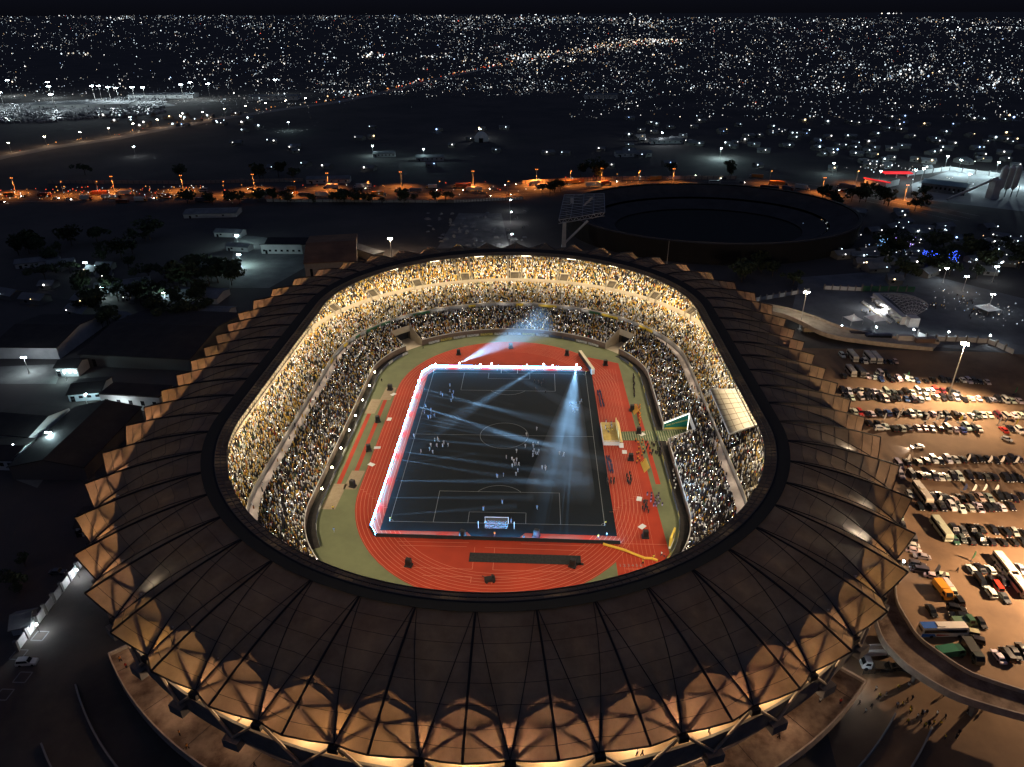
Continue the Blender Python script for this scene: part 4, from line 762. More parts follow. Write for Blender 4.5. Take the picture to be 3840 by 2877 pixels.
def car(k, p, rz, col, label, group, lights=False, z=0.0):
    global HLON
    L, Wd, H, bz, c = CT[k]; t = thing('parked_car' if not lights else 'moving_car', label, 'car' if k not in ('van', 'pickup') else k, (p[0], p[1], z+.02), rz, group); body, sw, ws, rw, wh, hl, tl = car_meshes(k)
    o = link('body', body, t); o.color = (*col, 1); link('side_windows', sw, t); link('windscreen', ws, t); link('rear_window', rw, t)
    for x in (L*.31, -L*.30):
        for s in (-1, 1): link('wheel', wh, t, (x, s*Wd*.43, .33))
    if lights and HLON is None: m_ = MB(); m_.box((0, 0, 0), (.12, .40, .24)); HLON = m_.mesh('headlight_lit', m_hlon)
    for s in (-1, 1): link('headlight', HLON if lights else hl, t, (L/2+.0, s*Wd*.30, bz-.34)); link('taillight', tl, t, (-L/2, s*Wd*.36, bz-.34))
    return t
BM = {}
def bus_meshes(L, H):
    if (L, H) in BM: return BM[(L, H)]
    Wd = 2.45; b = loft([(-L/2, .4, 1), (-L/2, H-.25, .98), (-L/2+.2, H, .92), (L/2-.4, H, .92), (L/2-.05, H-.7, .97), (L/2, .4, .97)], Wd, 0); b.box((-L*.1, 0, H), (1.8, 1.5, .18)); body = b.mesh('bus_body', m_paint); g = MB()
    for s in (-1, 1): y = s*(Wd/2*.985+.02); g.add([(-L/2+.4, y, H*.50), (L/2-.5, y, H*.50), (L/2-.5, y*.985, H*.82), (-L/2+.4, y*.985, H*.82)], [(0, 1, 2, 3) if s < 0 else (3, 2, 1, 0)])
    sw = g.mesh('side_windows', m_glass); g = MB(); g.add([(L/2+.01, -1.1, H*.42), (L/2+.01, 1.1, H*.42), (L/2-.12, 1.05, H*.80), (L/2-.12, -1.05, H*.80)], [(0, 1, 2, 3)]); ws = g.mesh('windscreen', m_glass); g = MB(); g.add([(-L/2-.01, 1.0, H*.52), (-L/2-.01, -1.0, H*.52), (-L/2-.01, -1.0, H*.80), (-L/2-.01, 1.0, H*.80)], [(0, 1, 2, 3)]); rw = g.mesh('rear_window', m_glass)
    wh = MB(); wh.tube((0, -.14, 0), (0, .14, 0), .48, 10); hl = MB(); hl.box((0, 0, 0), (.08, .4, .22)); BM[(L, H)] = (body, sw, ws, rw, wh.mesh('wheel', m_tyre), hl.mesh('headlight', m_hl)); return BM[(L, H)]
def bus(p, rz, col, label, group=None, L=10.5, H=3.0, z=0.0):
    t = thing('parked_bus', label, 'bus', (p[0], p[1], z+.02), rz, group); body, sw, ws, rw, wh, hl = bus_meshes(L, H); o = link('body', body, t); o.color = (*col, 1)
    link('side_windows', sw, t); link('windscreen', ws, t); link('rear_window', rw, t)
    for x in (L*.32, -L*.28):
        for s in (-1, 1): link('wheel', wh, t, (x, s*1.12, .48))
    for s in (-1, 1): link('headlight', hl, t, (L/2, s*.85, .75))
    return t
TM = {}
def truck(p, rz, cabc, boxc, label, group=None, Lb=7.5, hb=2.6, z=0.0, flat=False, cat='truck'):
    t = thing('truck', label, cat, (p[0], p[1], z+.02), rz, group); key = (Lb, hb, flat)
    if key not in TM:
        c = loft([(0, .6, 1), (0, 2.7, .95), (1.4, 2.75, .93), (2.1, 1.7, .97), (2.2, .6, 1)], 2.3, 0).mesh('cab', m_paint); g = MB(); g.add([(2.13, -.95, 1.75), (2.13, .95, 1.75), (1.5, .9, 2.6), (1.5, -.9, 2.6)], [(0, 1, 2, 3)])
        for s in (-1, 1): g.add([(.3, s*1.14, 1.6), (1.6, s*1.14, 1.6), (1.3, s*1.11, 2.4), (.3, s*1.11, 2.4)], [(0, 1, 2, 3) if s < 0 else (3, 2, 1, 0)])
        b = MB(); b.box((-Lb/2-.2, 0, .95), (Lb, 2.45, .25 if flat else hb)); 
        if flat: b.box((-.5, 0, 1.2), (.15, 2.4, .9)); b.box((-Lb-.1, 0, 1.2), (.15, 2.4, .5))
        ch = MB(); ch.box((-Lb/2+.6, 0, .65), (Lb+2, 1.0, .3)); w = MB(); w.tube((0, -.16, 0), (0, .16, 0), .5, 10); TM[key] = (c, g.mesh('cab_glass', m_glass), b.mesh('load_box', m_paint), ch.mesh('chassis', m_dark), w.mesh('wheel', m_tyre))
    c, g, b, ch, w = TM[key]; o = link('cab', c, t); o.color = (*cabc, 1); link('cab_glass', g, t); o = link('load_box', b, t); o.color = (*boxc, 1); link('chassis', ch, t)
    for x in (1.2, -Lb*.62, -Lb*.8):
        for s in (-1, 1): link('wheel', w, t, (x, s*1.05, .5))
    return t
COLS = {'white': (.62, .61, .58), 'black': (.012, .012, .014), 'silver': (.34, .35, .36), 'dark grey': (.07, .07, .075), 'dark blue': (.02, .05, .18), 'red': (.42, .03, .02), 'maroon': (.10, .015, .02), 'beige': (.42, .36, .27), 'green': (.03, .09, .05)}
ax = at(3545, 2024)-at(3500, 1963); AX = math.atan2(ax.y, ax.x)
rc = random.Random(21); fmt = lambda sx, sy, sc: (lambda L: [(sx+x/sc, sy+y/sc) for x, y in L])
f5, f6, f7 = fmt(3150, 1250, 1.7957), fmt(3250, 1750, 2.115), fmt(3050, 2150, 1.3089)
ROWS = [('farthest car park row', f5([(12, 150), (50, 150), (140, 185), (165, 190), (262, 185), (285, 190), (335, 195), (370, 190)]), 'c'),
 ('second farthest car park row', f5([(20, 290), (120, 262), (150, 260), (180, 290), (225, 297), (270, 272), (272, 310), (300, 262), (345, 312), (393, 307), (445, 305), (480, 312), (515, 318), (575, 323), (625, 318), (685, 315), (730, 315), (825, 318), (900, 325), (940, 330), (990, 332)]), 'c'),
 ('rear double row by mast', f5([(15, 385), (60, 397), (98, 390), (140, 390), (187, 387), (232, 393), (270, 397), (308, 395), (352, 400), (400, 400), (438, 393), (485, 400), (520, 390), (575, 390), (640, 385), (690, 390), (742, 397), (787, 402)]), 'c'),
 ('front double row by mast', f5([(30, 430), (77, 435), (137, 430), (180, 430), (220, 430), (266, 437), (305, 445), (345, 443), (390, 440), (443, 445), (487, 445), (533, 447), (577, 433), (640, 433), (690, 437), (778, 437), (832, 446), (878, 440), (930, 442), (985, 447), (1062, 447), (1110, 452), (1155, 455), (1205, 457)]), 'c'),
 ('far row behind the flags', f5([(90, 528), (132, 537), (172, 542), (210, 542), (260, 542), (318, 537), (378, 540), (432, 540), (478, 545), (522, 540), (567, 550), (620, 541), (675, 550), (717, 555), (768, 550), (817, 552), (885, 557), (958, 550), (1003, 550), (1060, 557), (1110, 557), (1172, 557), (1237, 547)]), 'c'),
 ('row facing the open lane', f5([(190, 607), (250, 610), (360, 645), (460, 637), (520, 637), (567, 637), (615, 642), (670, 642), (720, 642), (770, 647), (820, 650), (850, 632), (895, 647), (930, 642), (1100, 652), (1145, 642), (1205, 657)]), 'c'),
 ('row nearside of open lane', f5([(335, 887), (390, 885), (450, 872), (520, 872), (625, 852), (672, 862), (722, 852), (775, 852), (825, 852), (888, 852), (937, 845), (990, 852), (1045, 857), (1105, 857), (1155, 852), (1205, 852)]), 'c'),
 ('long row below the flag stands', f6([(265, 67), (350, 67), (425, 72), (480, 77), (535, 82), (580, 82), (625, 82), (680, 82), (728, 82), (808, 77), (883, 77), (1000, 87), (1100, 97), (1203, 97)]), 'c'),
 ('row by the row of small flags', f6([(335, 222), (520, 237), (578, 240), (625, 252), (690, 265), (750, 262), (820, 252), (895, 242), (965, 247), (1045, 242), (1105, 240), (1160, 252), (1225, 242)]), 'c'),
 ('short loose row by the pale vans', f6([(420, 322), (590, 322), (668, 317), (740, 332), (815, 327), (950, 327), (1060, 322), (1137, 317)]), 'c'),
 ('back line of the dark double row', f6([(690, 507), (757, 512), (830, 505), (897, 497), (1000, 502), (1090, 522), (1167, 522), (1235, 530)]), 'd'), ('front line of the dark double row', f6([(690, 582), (755, 577), (820, 592), (905, 587), (977, 597), (1070, 602), (1157, 602), (1235, 602)]), 'd'),
 ('line parked along the stadium edge', f6([(262, 388), (282, 472), (303, 552), (362, 567)]), 'v'), ('stack of cars by the kerb lamp', f6([(350, 627), (368, 668), (435, 717), (397, 782), (412, 827)])+f6([(520, 872), (575, 872)]), 'h'),
 ('cluster among the pale minibuses', f6([(825, 817), (897, 810), (975, 822), (1150, 817), (1220, 817), (895, 912), (987, 912), (1077, 907)])+f7([(865, 97), (932, 120)]), 'c'),
 ('group around the orange generator', f7([(658, 70), (705, 132), (578, 187)]), 'c'), ('knot of cars behind the coach', f7([(700, 178), (712, 215), (760, 297), (785, 332)]), 'h'), ('bottom edge of the car park', f7([(820, 247), (905, 412), (985, 395), (1025, 378)]), 'c'), ('shade under the footbridge', f7([(425, 467), (500, 452)]), 'h')]
fixed = {(2, 15): 'red', (3, 9): 'dark blue', (4, 5): 'dark blue', (4, 1): 'red'}
seen = {}
for ri, (nm, pts, md) in enumerate(ROWS):
    if md in 'cd':                              # close the gaps that a car would fill
        out = [pts[0]]
        for a_, b_ in zip(pts[:-1], pts[1:]):
            g_ = (at(*b_)-at(*a_)).length
            if 4.3 < g_ < 8: out.append(((a_[0]+b_[0])/2, (a_[1]+b_[1])/2))
            out.append(b_)
        pts = out
    for i, (px, py) in enumerate(pts):
        q = at(px, py+4, 0); wts = (30, 46, 9, 12, 2, .4, .8, 2.5, .4) if md != 'd' else (8, 60, 8, 14, 4, 0, 2, 2, 2); cn = fixed.get((ri, i)) or rc.choices(list(COLS), wts)[0]
        k = rc.choices(('saloon', 'hatchback', 'off-roader', 'van', 'pickup'), (36, 22, 26, 12, 5))[0]; rz = {'c': AX, 'd': AX, 'v': AX-.25, 'h': AX+math.pi/2-.25}[md]+rc.uniform(-.06, .06)+(math.pi if rc.random() < .35 else 0)
        c = tuple(v*rc.uniform(.85, 1.15) for v in COLS[cn]); car(k, q, rz, c, f'{cn} {k}, {ordn(i)} from stadium, in {nm}', f'cars in the {nm}')
q = at(3150+520/1.7957, 1250+772/1.7957); t = car('saloon', q, at(3400, 1680)[0]*0+math.pi+.15, COLS['white'], 'white car with headlights on, turning alone in the open lane', None, True); lamp('headlight_beam', 'SPOT', (2.4, 0, .7), 2500, (1, .92, .8), t, .1, target=None, spot_size=1.3).rotation_euler = (math.radians(82), 0, -math.pi/2)
car('hatchback', at(3150+1120/1.7957, 1250+722/1.7957), AX+.8, COLS['silver'], 'silver hatchback alone in the open lane at the right', None)
car('off-roader', at(3150+268/1.7957, 1250+650/1.7957), 0.05, COLS['white'], 'white off-roader parked sideways at the stadium end of the open lane', None)
for px, py, lb in ((3195, 1345, 'silver bus at the stadium end of the farthest row'), (3258, 1350, 'silver bus, middle of three in the farthest row'), (3283, 1352, 'dark roofed bus beside two silver ones in the farthest row')): bus(at(px, py), AX, (.40, .40, .38), lb, 'buses in the farthest row', 9.0)
for px, py, lb, cc, L in ((3188, 1402, 'pale minibus in the second farthest row near the roof tips', (.40, .38, .34), 8), (3222, 1404, 'dark minibus in the second farthest row near the roof tips', (.08, .08, .08), 8), (3250+430/2.115, 1750+238/2.115, 'long pale bus jutting out of the row by the small flags', (.42, .36, .28), 11), (3250+583/2.115, 1750+520/2.115, 'pale green topped bus at the end of the dark double row', (.38, .40, .30), 10), (3250+1092/2.115, 1750+825/2.115, 'cream bus in the middle of the minibus cluster', (.62, .56, .45), 10.5), (3050+1002/1.3089, 2150+77/1.3089, 'cream minibus at the lower edge of the minibus cluster', (.62, .56, .45), 8)): bus(at(px, py), AX, cc, lb, 'buses among the car park rows', L)
cb = bus(at(3050+628/1.3089, 2150+300/1.3089), .05, (.66, .62, .55), 'white coach with blue rear and red swoosh parked beside the footbridge ramp', None, 12, 3.4)
for x0, x1, c_, nm in ((-6.03, -2.2, (.02, .10, .40), 'blue_livery'), (-2.2, 1.0, (.45, .05, .03), 'red_swoosh')):
    mb = MB()
    for s in (-1, 1):
        y = s*1.235; mb.add([(x0, y, .5), (x1+(.0 if nm == 'blue_livery' else -.6), y, .5), (x1-.6, y, 1.5), (x0, y, 1.6)] if nm == 'blue_livery' else [(x0, y, .7), (x1, y, .9), (x1, y, 1.05), (x0, y, 1.4)], [(0, 1, 2, 3) if s < 0 else (3, 2, 1, 0)])
    if nm == 'blue_livery': mb.quad((-6.0, -1.1, 3.43), (-2.6, -1.1, 3.43), (-2.0, 1.1, 3.43), (-6.0, 1.1, 3.43))
    mb.build(nm, mat(nm, c_, .4), cb)
# broadcast trailer, tractor unit and neighbours at the foot of the ramp
q = at(3268, 2442); tt = thing('broadcast_trailer', 'white outside broadcast trailer with blue swoosh lettering beside the footbridge', 'trailer', (q.x, q.y, 0), .10); mb = MB(); mb.box((0, 0, 1.1), (12.5, 2.6, 2.9)); mb.build('trailer_box', mat('trailer_white', (.62, .60, .56), .5, nscale=.6, col2=(.54, .52, .49)), tt); mb = MB(); mb.box((0, 0, 4.0), (12.4, 2.5, .06)); mb.build('trailer_roof', mat('trailer_roof_brown', (.20, .15, .12), .8), tt); mb = MB(); mb.box((-1, -1.9, 1.1), (6.5, 1.2, 2.4)); mb.build('pull_out_side', m_white, tt)
text('azamtv', 1.15, (4.0, -1.33, 2.3), (math.pi/2, 0, 0), mat('logo_blue', (.03, .07, .22), .5), 'lettering', tt); mb = MB()
for a, r in ((0, 2.3), (1, 2.0)):
    pts = [(4.0+r*1.2*math.cos(x), -1.33, 1.7+r*.62*math.sin(x)) for x in [math.pi*(.12+.76*i/10) for i in range(11)]]; mb.path(pts, .11, 4)
mb.build('swoosh', mat('logo_blue', ()), tt)
for x in (-4.6, -3.4, 3.5): mb = MB(); mb.tube((x, -1.2, .5), (x, 1.2, .5), .5, 10); mb.build('wheels', m_tyre, tt)
truck(at(3050+275/1.3089, 2150+462/1.3089), math.pi-.08, (.60, .62, .66), (.05, .05, .05), 'white tractor unit without trailer, facing left below the broadcast trailer', None, 4.5, .3, flat=True)
truck(at(3050+640/1.3089, 2150+112/1.3089), AX+.1, (.70, .28, .03), (.72, .30, .03), 'orange generator truck standing alone amid the cars', None, 4.0, 1.8); truck(at(3050+690/1.3089, 2150+402/1.3089), .2, (.03, .10, .06), (.03, .14, .08), 'green tarpaulin truck beside the footbridge', None, 5.0, 2.0); truck(at(3050+790/1.3089, 2150+425/1.3089), AX, (.05, .06, .05), (.06, .06, .05), 'dark flatbed truck by the fence under the footbridge end', None, 5.0, 1.6); truck(at(3050+745/1.3089, 2150+253/1.3089), .05, (.05, .12, .07), (.10, .16, .10), 'green pickup style truck among the cars behind the coach', None, 3.4, 1.0)
truck(at(3062, 1249), .02, (.3, .28, .25), (.40, .32, .22), 'open topped brown truck parked by the ramp wall', None, 7, 2.2); bus(at(3290, 1276), .03, (.02, .03, .07), 'dark blue coach parked under the wall lamps behind the stadium', None, 12.5, 3.5); bus(at(3225, 1266), .03, (.02, .02, .03), 'black coach half hidden behind the dark blue coach', None, 11, 3.3); truck(at(3420, 1283), .02, (.35, .34, .32), (.52, .50, .46), 'white box truck next to the dark blue coach', None, 7.5, 2.8); truck(at(3500, 1290), .02, (.2, .2, .2), (.18, .12, .09), 'dark brown trailer truck beyond the white box truck', None, 9, 2.2)
# ------------------------------------------------------------------ paved areas
m_lot = mat('car_park_asphalt', (0.215, 0.135, 0.078), 0.9, nscale=0.045, col2=(0.115, 0.072, 0.045), detail=11, bump=.05)
mb = MB(); mb.sheet([(70, -190), (330, -190), (330, 78), (108, 84), (100, 60)], 0.008); tag(mb.build('car_park', m_lot), kind='structure')
mb = MB(); mb.sheet([(-190, -190), (68, -190), (92, -100), (-92, -100), (-100, -60), (-118, -62), (-150, -92)], 0.006); tag(mb.build('forecourt', mat('dark_forecourt', (.085, .072, .062), .9, nscale=.06, col2=(.045, .04, .038), detail=10)), kind='structure')
mb = MB(); mb.sheet([tuple(at(x, y)[:2]) for x, y in ((2960, 1200), (3500, 1300), (3840, 1330), (3840, 1120), (3400, 1010), (3000, 1040))][::-1], 0.012); mb.v = [(x, y, .012) for x, y, z in mb.v]; tag(mb.build('plaza', mat('plaza_paving', (.16, .165, .17), .9, nscale=.06, col2=(.09, .092, .095), detail=9)), kind='structure')
mb = MB()
for px, py, s in ((150, 2385, 3), (85, 2540, 3), (70, 2455, 3), (15, 2605, 3)):
    q = at(px, py)
    for a, b in (((-s/2, -s/2), (s/2, -s/2)), ((s/2, -s/2), (s/2, s/2)), ((s/2, s/2), (-s/2, s/2)), ((-s/2, s/2), (-s/2, -s/2))): ln(q.x+a[0], q.y+a[1], q.x+b[0], q.y+b[1], .3, .02)
tag(mb.build('painted_squares', m_line), kind='structure')
# ------------------------------------------------------------------ masts, poles, flags
m_pole = mat('galvanised_pole', (.42, .40, .37), .5); m_head = mat('mast_lamp_glow', (.9, .9, .9), emis=(1, .86, .62), estr=120, noes=True); m_cool = mat('cool_lamp_glow', (.9, .9, .9), emis=(.75, .93, 1.0), estr=60, noes=True); m_orl = mat('sodium_lamp_glow', (.9, .9, .9), emis=(1, .25, .03), estr=4, noes=True)
def mast(p, h, watts, col, label, name='floodlight_mast', r=.28, heads=6, lit=True, g=m_head, group=None, aim=None):
    t = thing(name, label, 'lamp', (p[0], p[1], 0), 0, group); mb = MB(); mb.tube((0, 0, 0), (0, 0, h), r, 8, r*.55); mb.box((0, 0, 0), (r*4, r*4, .5)); mb.build('mast_pole', m_pole, t)
    mb = MB(); R_ = 1.2 if heads > 3 else .8
    for i in range(heads): a = 2*math.pi*i/heads; mb.tube((0, 0, h-.2), (R_*math.cos(a), R_*math.sin(a), h), .09, 4)
    mb.build('lamp_bracket', m_dark, t)
    for i in range(heads): a = 2*math.pi*i/heads; mb = MB(); mb.sphere((R_*math.cos(a), R_*math.sin(a), h-.15), .42, seg=7, ring=5, sq=.7); mb.build('lamp_head', g if lit else m_dark, t)
    if watts and aim is None: lamp('mast_light', 'POINT', (0, 0, h-1.0), watts, col, t, .5)
    if watts and aim is not None: lamp('mast_light', 'SPOT', (0, 0, h-1.0), watts, col, t, .5, target=(aim[0], aim[1], 0), spot_size=math.radians(150), spot_blend=.7)
    return t
mast(at(3555, 1489), 24.5, 300000, (1, .70, .42), 'tall mast with a ring of dazzling warm lamps in the car park', aim=(-9, -16)); mast((163, -79, 0), 26, 380000, (1, .66, .38), 'tall warm lamp mast at the right edge of the car park beyond the frame')
mast(at(2997, 1235), 20, 5000, (1, .9, .78), 'tall mast with two lamp pairs behind the right side of the stadium', heads=4, r=.3); mast(at(1469, 967), 13, 22000, (1, .70, .45), 'lit floodlight mast beside the brown roofed hall', heads=4); mast(at(2500, 998), 17, 0, (1, 1, 1), 'unlit thin floodlight mast behind the far right roof tips', heads=4, lit=False, r=.2)
def feather(px, py, c, label, h=3.6):
    q = at(px, py); t = thing('feather_flag', label, 'flag', (q.x, q.y, 0), rc.uniform(-.6, .6), 'feather flags in the car park'); mb = MB(); mb.tube((0, 0, 0), (.5, 0, h), .04, 4); mb.box((0, 0, 0), (.9, .9, .08)); mb.build('flag_pole', m_dark, t); mb = MB(); pts = [(.1, .8), (.95, 1.0), (1.25, 2.2), (1.1, 3.2), (.62, h+.1), (.45, h-.2)]; mb.add([(x, -.02, z) for x, z in pts]+[(x, .02, z) for x, z in pts], [tuple(range(6)), tuple(range(11, 5, -1))]); mb.build('flag_sail', mat('flag_'+c, {'white': (.66, .64, .6), 'yellow': (.72, .50, .08), 'dark': (.05, .06, .12), 'green': (.25, .30, .12)}[c], .8), t)
ff = [(3360, 1575, 'white'), (3375, 1560, 'white'), (3310, 1580, 'white'), (3468, 1580, 'white'), (3505, 1582, 'white'), (3535, 1590, 'dark'), (3592, 1585, 'yellow'), (3645, 1588, 'green'), (3740, 1595, 'white'), (3765, 1592, 'dark'), (3803, 1600, 'yellow'), (3395, 1735, 'white'), (3620, 1735, 'white'), (3700, 1738, 'white'), (3745, 1740, 'white'), (3800, 1742, 'white'), (3605, 1845, 'dark'), (3640, 1848, 'white'), (3680, 1848, 'white'), (3722, 1848, 'white'), (3510, 1890, 'white'), (3500, 2150, 'white'), (3520, 2180, 'white'), (3640, 2105, 'green'), (3395, 1420, 'green'), (3800, 1480, 'green')]
for i, (x, y, c) in enumerate(ff): feather(x, y, c, f'{c} feather flag among parked cars, {ordn(i)} counting from the stadium')
for i in range(34):
    x, y = rc.choice(((3330, 2630), (3400, 2650), (3250, 2640), (3440, 2690), (3500, 2710), (3560, 2740), (3640, 2670), (3300, 2600))); q = at(x+rc.gauss(0, 30), y+rc.gauss(0, 22)); person(q, rc.choice(('dark clothes', 'dark clothes', 'yellow shirt', 'white shirt')), 'person on the dim paving below the footbridge', 'people below the footbridge')
for x, y, f, w in ((3368, 2192, 'orange shirt', 'beside the kerb lamp of the footbridge'), (3588, 2145, 'dark clothes', 'alone crossing the car park'), (3535, 2610, 'dark clothes', 'alone below the footbridge pier'), (3405, 2578, 'white shirt', 'on the lit paving under the fence')): person(at(x, y), f, f'person in {f} {w}', None)
q = at(3378, 2140); t = thing('kerb_lamp', 'small cool lamp at the kerb beside the footbridge', 'lamp', (q.x, q.y, 0)); mb = MB(); mb.tube((0, 0, 0), (0, 0, 3.4), .08, 5); mb.build('lamp_post', m_pole, t); mb = MB(); mb.sphere((0, 0, 3.5), .35); mb.build('lamp_globe', m_cool, t); lamp('kerb_light', 'POINT', (0, 0, 3.2), 900, (.8, .95, 1), t, .2)
a, b = at(3235, 2530), at(3500, 2510); t = thing('railing', 'dark railing fence between the truck yard and the paving', 'fence', (a.x, a.y, 0), math.atan2(b.y-a.y, b.x-a.x)); L = (b-a).length; mb = MB()
for i in range(13): mb.tube((L*i/12, 0, 0), (L*i/12, 0, 1.7), .06, 4)
mb.build('railing_posts', m_dark, t); mb = MB(); mb.tube((0, 0, 1.6), (L, 0, 1.6), .05, 4); mb.tube((0, 0, .8), (L, 0, .8), .05, 4); mb.tube((0, 0, .3), (L, 0, .3), .05, 4); mb.build('railing_bars', m_dark, t)
# white boundary wall at the left, car, hut
a, b = at(70, 2440), at(322, 2105); t = thing('boundary_wall', 'white panelled boundary wall with grey piers at the lower left', 'wall', (a.x, a.y, 0), math.atan2(b.y-a.y, b.x-a.x)); L = (b-a).length
for i in range(8):
    mb = MB(); mb.box((L*(i+.5)/8, 0, 0), (L/8-.9, .25, 2.6)); mb.build('wall_panel', mat('lime_white', (.62, .62, .60), .85, nscale=.5, col2=(.5, .5, .49)), t); mb = MB(); mb.box((L*i/8, 0, 0), (.8, .8, 3.4)); mb.build('wall_pier', m_grey, t)
for px, py, lb in ((285, 2160, 'far'), (135, 2365, 'near')):
    q = at(px, py); q = q+Vector((1.4, -.6, 0)); t = thing('wall_lamp', f'small white lamp in front of the boundary wall, {lb} one', 'lamp', (q.x, q.y, 0)); mb = MB(); mb.tube((0, 0, 0), (0, 0, 2.8), .08, 5); mb.build('lamp_post', m_dark, t); mb = MB(); mb.sphere((0, 0, 2.9), .3); mb.build('lamp_globe', m_cool, t); lamp('wall_light', 'POINT', (.4, -.3, 2.8), 1100 if lb == 'near' else 1300, (.85, .93, 1), t, .2)
car('off-roader', at(105, 2490), .12, COLS['white'], 'white off-roader on the dark forecourt below the boundary wall', None); car('saloon', at(218, 2150), .05, COLS['dark grey'], 'dark car half hidden on the dirt behind the boundary wall', None)

q = at(3190, 2585); t = thing('work_lamp', 'cool work lamp standing between the tractor unit and the broadcast trailer', 'lamp', (q.x, q.y, 0)); mb = MB(); mb.tube((0, 0, 0), (0, 0, 4), .1, 5); mb.build('lamp_post', m_dark, t); mb = MB(); mb.sphere((0, 0, 4.1), .3); mb.build('lamp_globe', m_cool, t); lamp('work_light', 'POINT', (0, 0, 3.8), 2600, (.88, .96, 1), t, .2)
# ------------------------------------------------------------------ buildings, yards and lamps round about
m_wallw = mat('limewashed_wall', (.50, .51, .50), .9, nscale=.15, col2=(.38, .39, .39)); m_roofd = mat('dark_sheet_roof', (.030, .027, .026), .8, nscale=.2, col2=(.018, .017, .017)); m_win = mat('dark_window', (.015, .015, .018), .2); m_roofb = mat('brown_sheet_roof', (.26, .125, .060), .85, nscale=.07, col2=(.13, .065, .036), detail=9); m_roofg = mat('grey_sheet_roof', (.16, .17, .18), .7, nscale=.2, col2=(.10, .11, .115))
m_lit = mat('lit_window', (.5, .5, .5), emis=(.85, .95, 1.0), estr=2.2, noes=True)
def building(a, b, depth, h, roof, label, wm=None, rm=None, win=0, butterfly=False, door=True, cat='building', over=.5, flat=False, lit=0, name='building', group=None):
    a, b = Vector((a[0], a[1], 0)), Vector((b[0], b[1], 0)); d = b-a; L = d.length; t = thing(name, label, cat, (a.x, a.y, 0), math.atan2(d.y, d.x), group); mb = MB(); r = roof
    if flat: mb.box((L/2, depth/2, 0), (L, depth, h))
    else:                                     # gable ends at x=0 and x=L
        k = -1 if butterfly else 1; vs = []
        e = h if not butterfly else h+r
        for x in (0, L): vs += [(x, 0, 0), (x, depth, 0), (x, depth, e), (x, depth/2, h+r if k > 0 else h), (x, 0, e)]
        mb.add(vs, [(4, 3, 2, 1, 0), (5, 6, 7, 8, 9), (0, 5, 9, 4), (1, 2, 7, 6)])
    mb.build('wall', wm or m_wallw, t); mb = MB(); o = over
    if flat: mb.box((L/2, depth/2, h), (L+2*o, depth+2*o, .5))
    else:
        z0, z1 = (h, h+r) if not butterfly else (h+r, h); g = .12
        for y0, za, y1, zb in ((-o, z0-(z1-z0)*o*2/depth, depth/2, z1), (depth+o, z0-(z1-z0)*o*2/depth, depth/2, z1)):
            P_ = [(-o, y0, za+g), (L+o, y0, za+g), (L+o, y1, zb+g), (-o, y1, zb+g)]; P2 = [(x, y, z-.25) for x, y, z in P_]; f = [(0, 1, 2, 3), (7, 6, 5, 4), (0, 4, 5, 1), (1, 5, 6, 2), (3, 7, 4, 0)]; mb.add(P_+P2, f if y0 < 1 else [x[::-1] for x in f])
    mb.build('roof', rm or m_roofd, t)
    for i in range(win):
        x = L*(i+.5)/win; mb = MB(); mb.box((x, -.02, h*.38), (min(1.6, L/win*.5), .12, h*.32)); w = mb.build('window', m_lit if i < lit else m_win, t); mb = MB(); mb.box((x, -.06, h*.36), (min(1.9, L/win*.6), .1, .08)); mb.build('sill', m_wallw, w)
    if door: mb = MB(); mb.box((L*.12, -.03, 0), (1.6, .12, h*.6)); mb.build('door', m_win, t)
    return t
B = lambda x, y: at(x, y, 0)
building(B(982, 952), B(1135, 953), 16, 4.2, 2.2, 'white long building with a sagging V roof and a row of dark windows', win=7, butterfly=True)
t = building(B(1148, 1042), B(1340, 1030), 60, 9.0, 4.0, 'big hall with brown sheet roof and pale ribbed gable behind the stadium', rm=m_roofb, wm=mat('ribbed_cladding', (.42, .36, .30), .8, nscale=.5, col2=(.33, .28, .23)), door=True)
building(B(1405, 985), B(1440, 975), 40, 5, .8, 'unfinished low concrete frame beside the brown roofed hall', wm=m_conc, rm=m_roofg, flat=True)
building(B(-20, 1345), B(225, 1347), 40, 6.0, 3.0, 'long white walled hall with dark roof at the left edge', door=False); building(B(215, 1412), B(298, 1412), 9, 4.5, 1.6, 'small building with a brightly lit white porch', win=4, lit=4)
building(B(310, 1372), B(720, 1392), 55, 6.0, 4.0, 'large dark roofed hall behind the lit porch', wm=mat('dark_wall', (.10, .10, .10), .9)); building(B(262, 1508), B(385, 1498), 14, 3.6, 1.6, 'pale blue long house with three dark windows', wm=mat('bluish_wall', (.42, .48, .52), .9), win=4)
building(B(388, 1532), B(610, 1545), 10, 6.5, 0, 'white concrete block with stairways and a flat roof beside the stadium', win=5, flat=True, over=.1)
building(B(330, 1800), B(540, 1572), 26, 5.5, 3.0, 'huge black roofed market shed at the lower left of the stadium', wm=mat('dark_wall', ()), door=False); building(B(-60, 1665), B(120, 1680), 22, 5, 2.4, 'white walled shed with slanting dark roof at the left edge', win=4); building(B(-90, 1760), B(60, 1765), 14, 4.5, 1.5, 'low shed with white posts at the lower left edge', win=5)
building(B(295, 2015), B(330, 2010), 10, 4, 1.2, 'small white house half behind the lower left roof tips', win=1); building(B(50, 2385), B(118, 2372), 6, 2.6, 1.8, 'tiny hut with pyramid like roof behind the boundary wall', rm=m_roofg, door=False, name='hut', cat='hut')
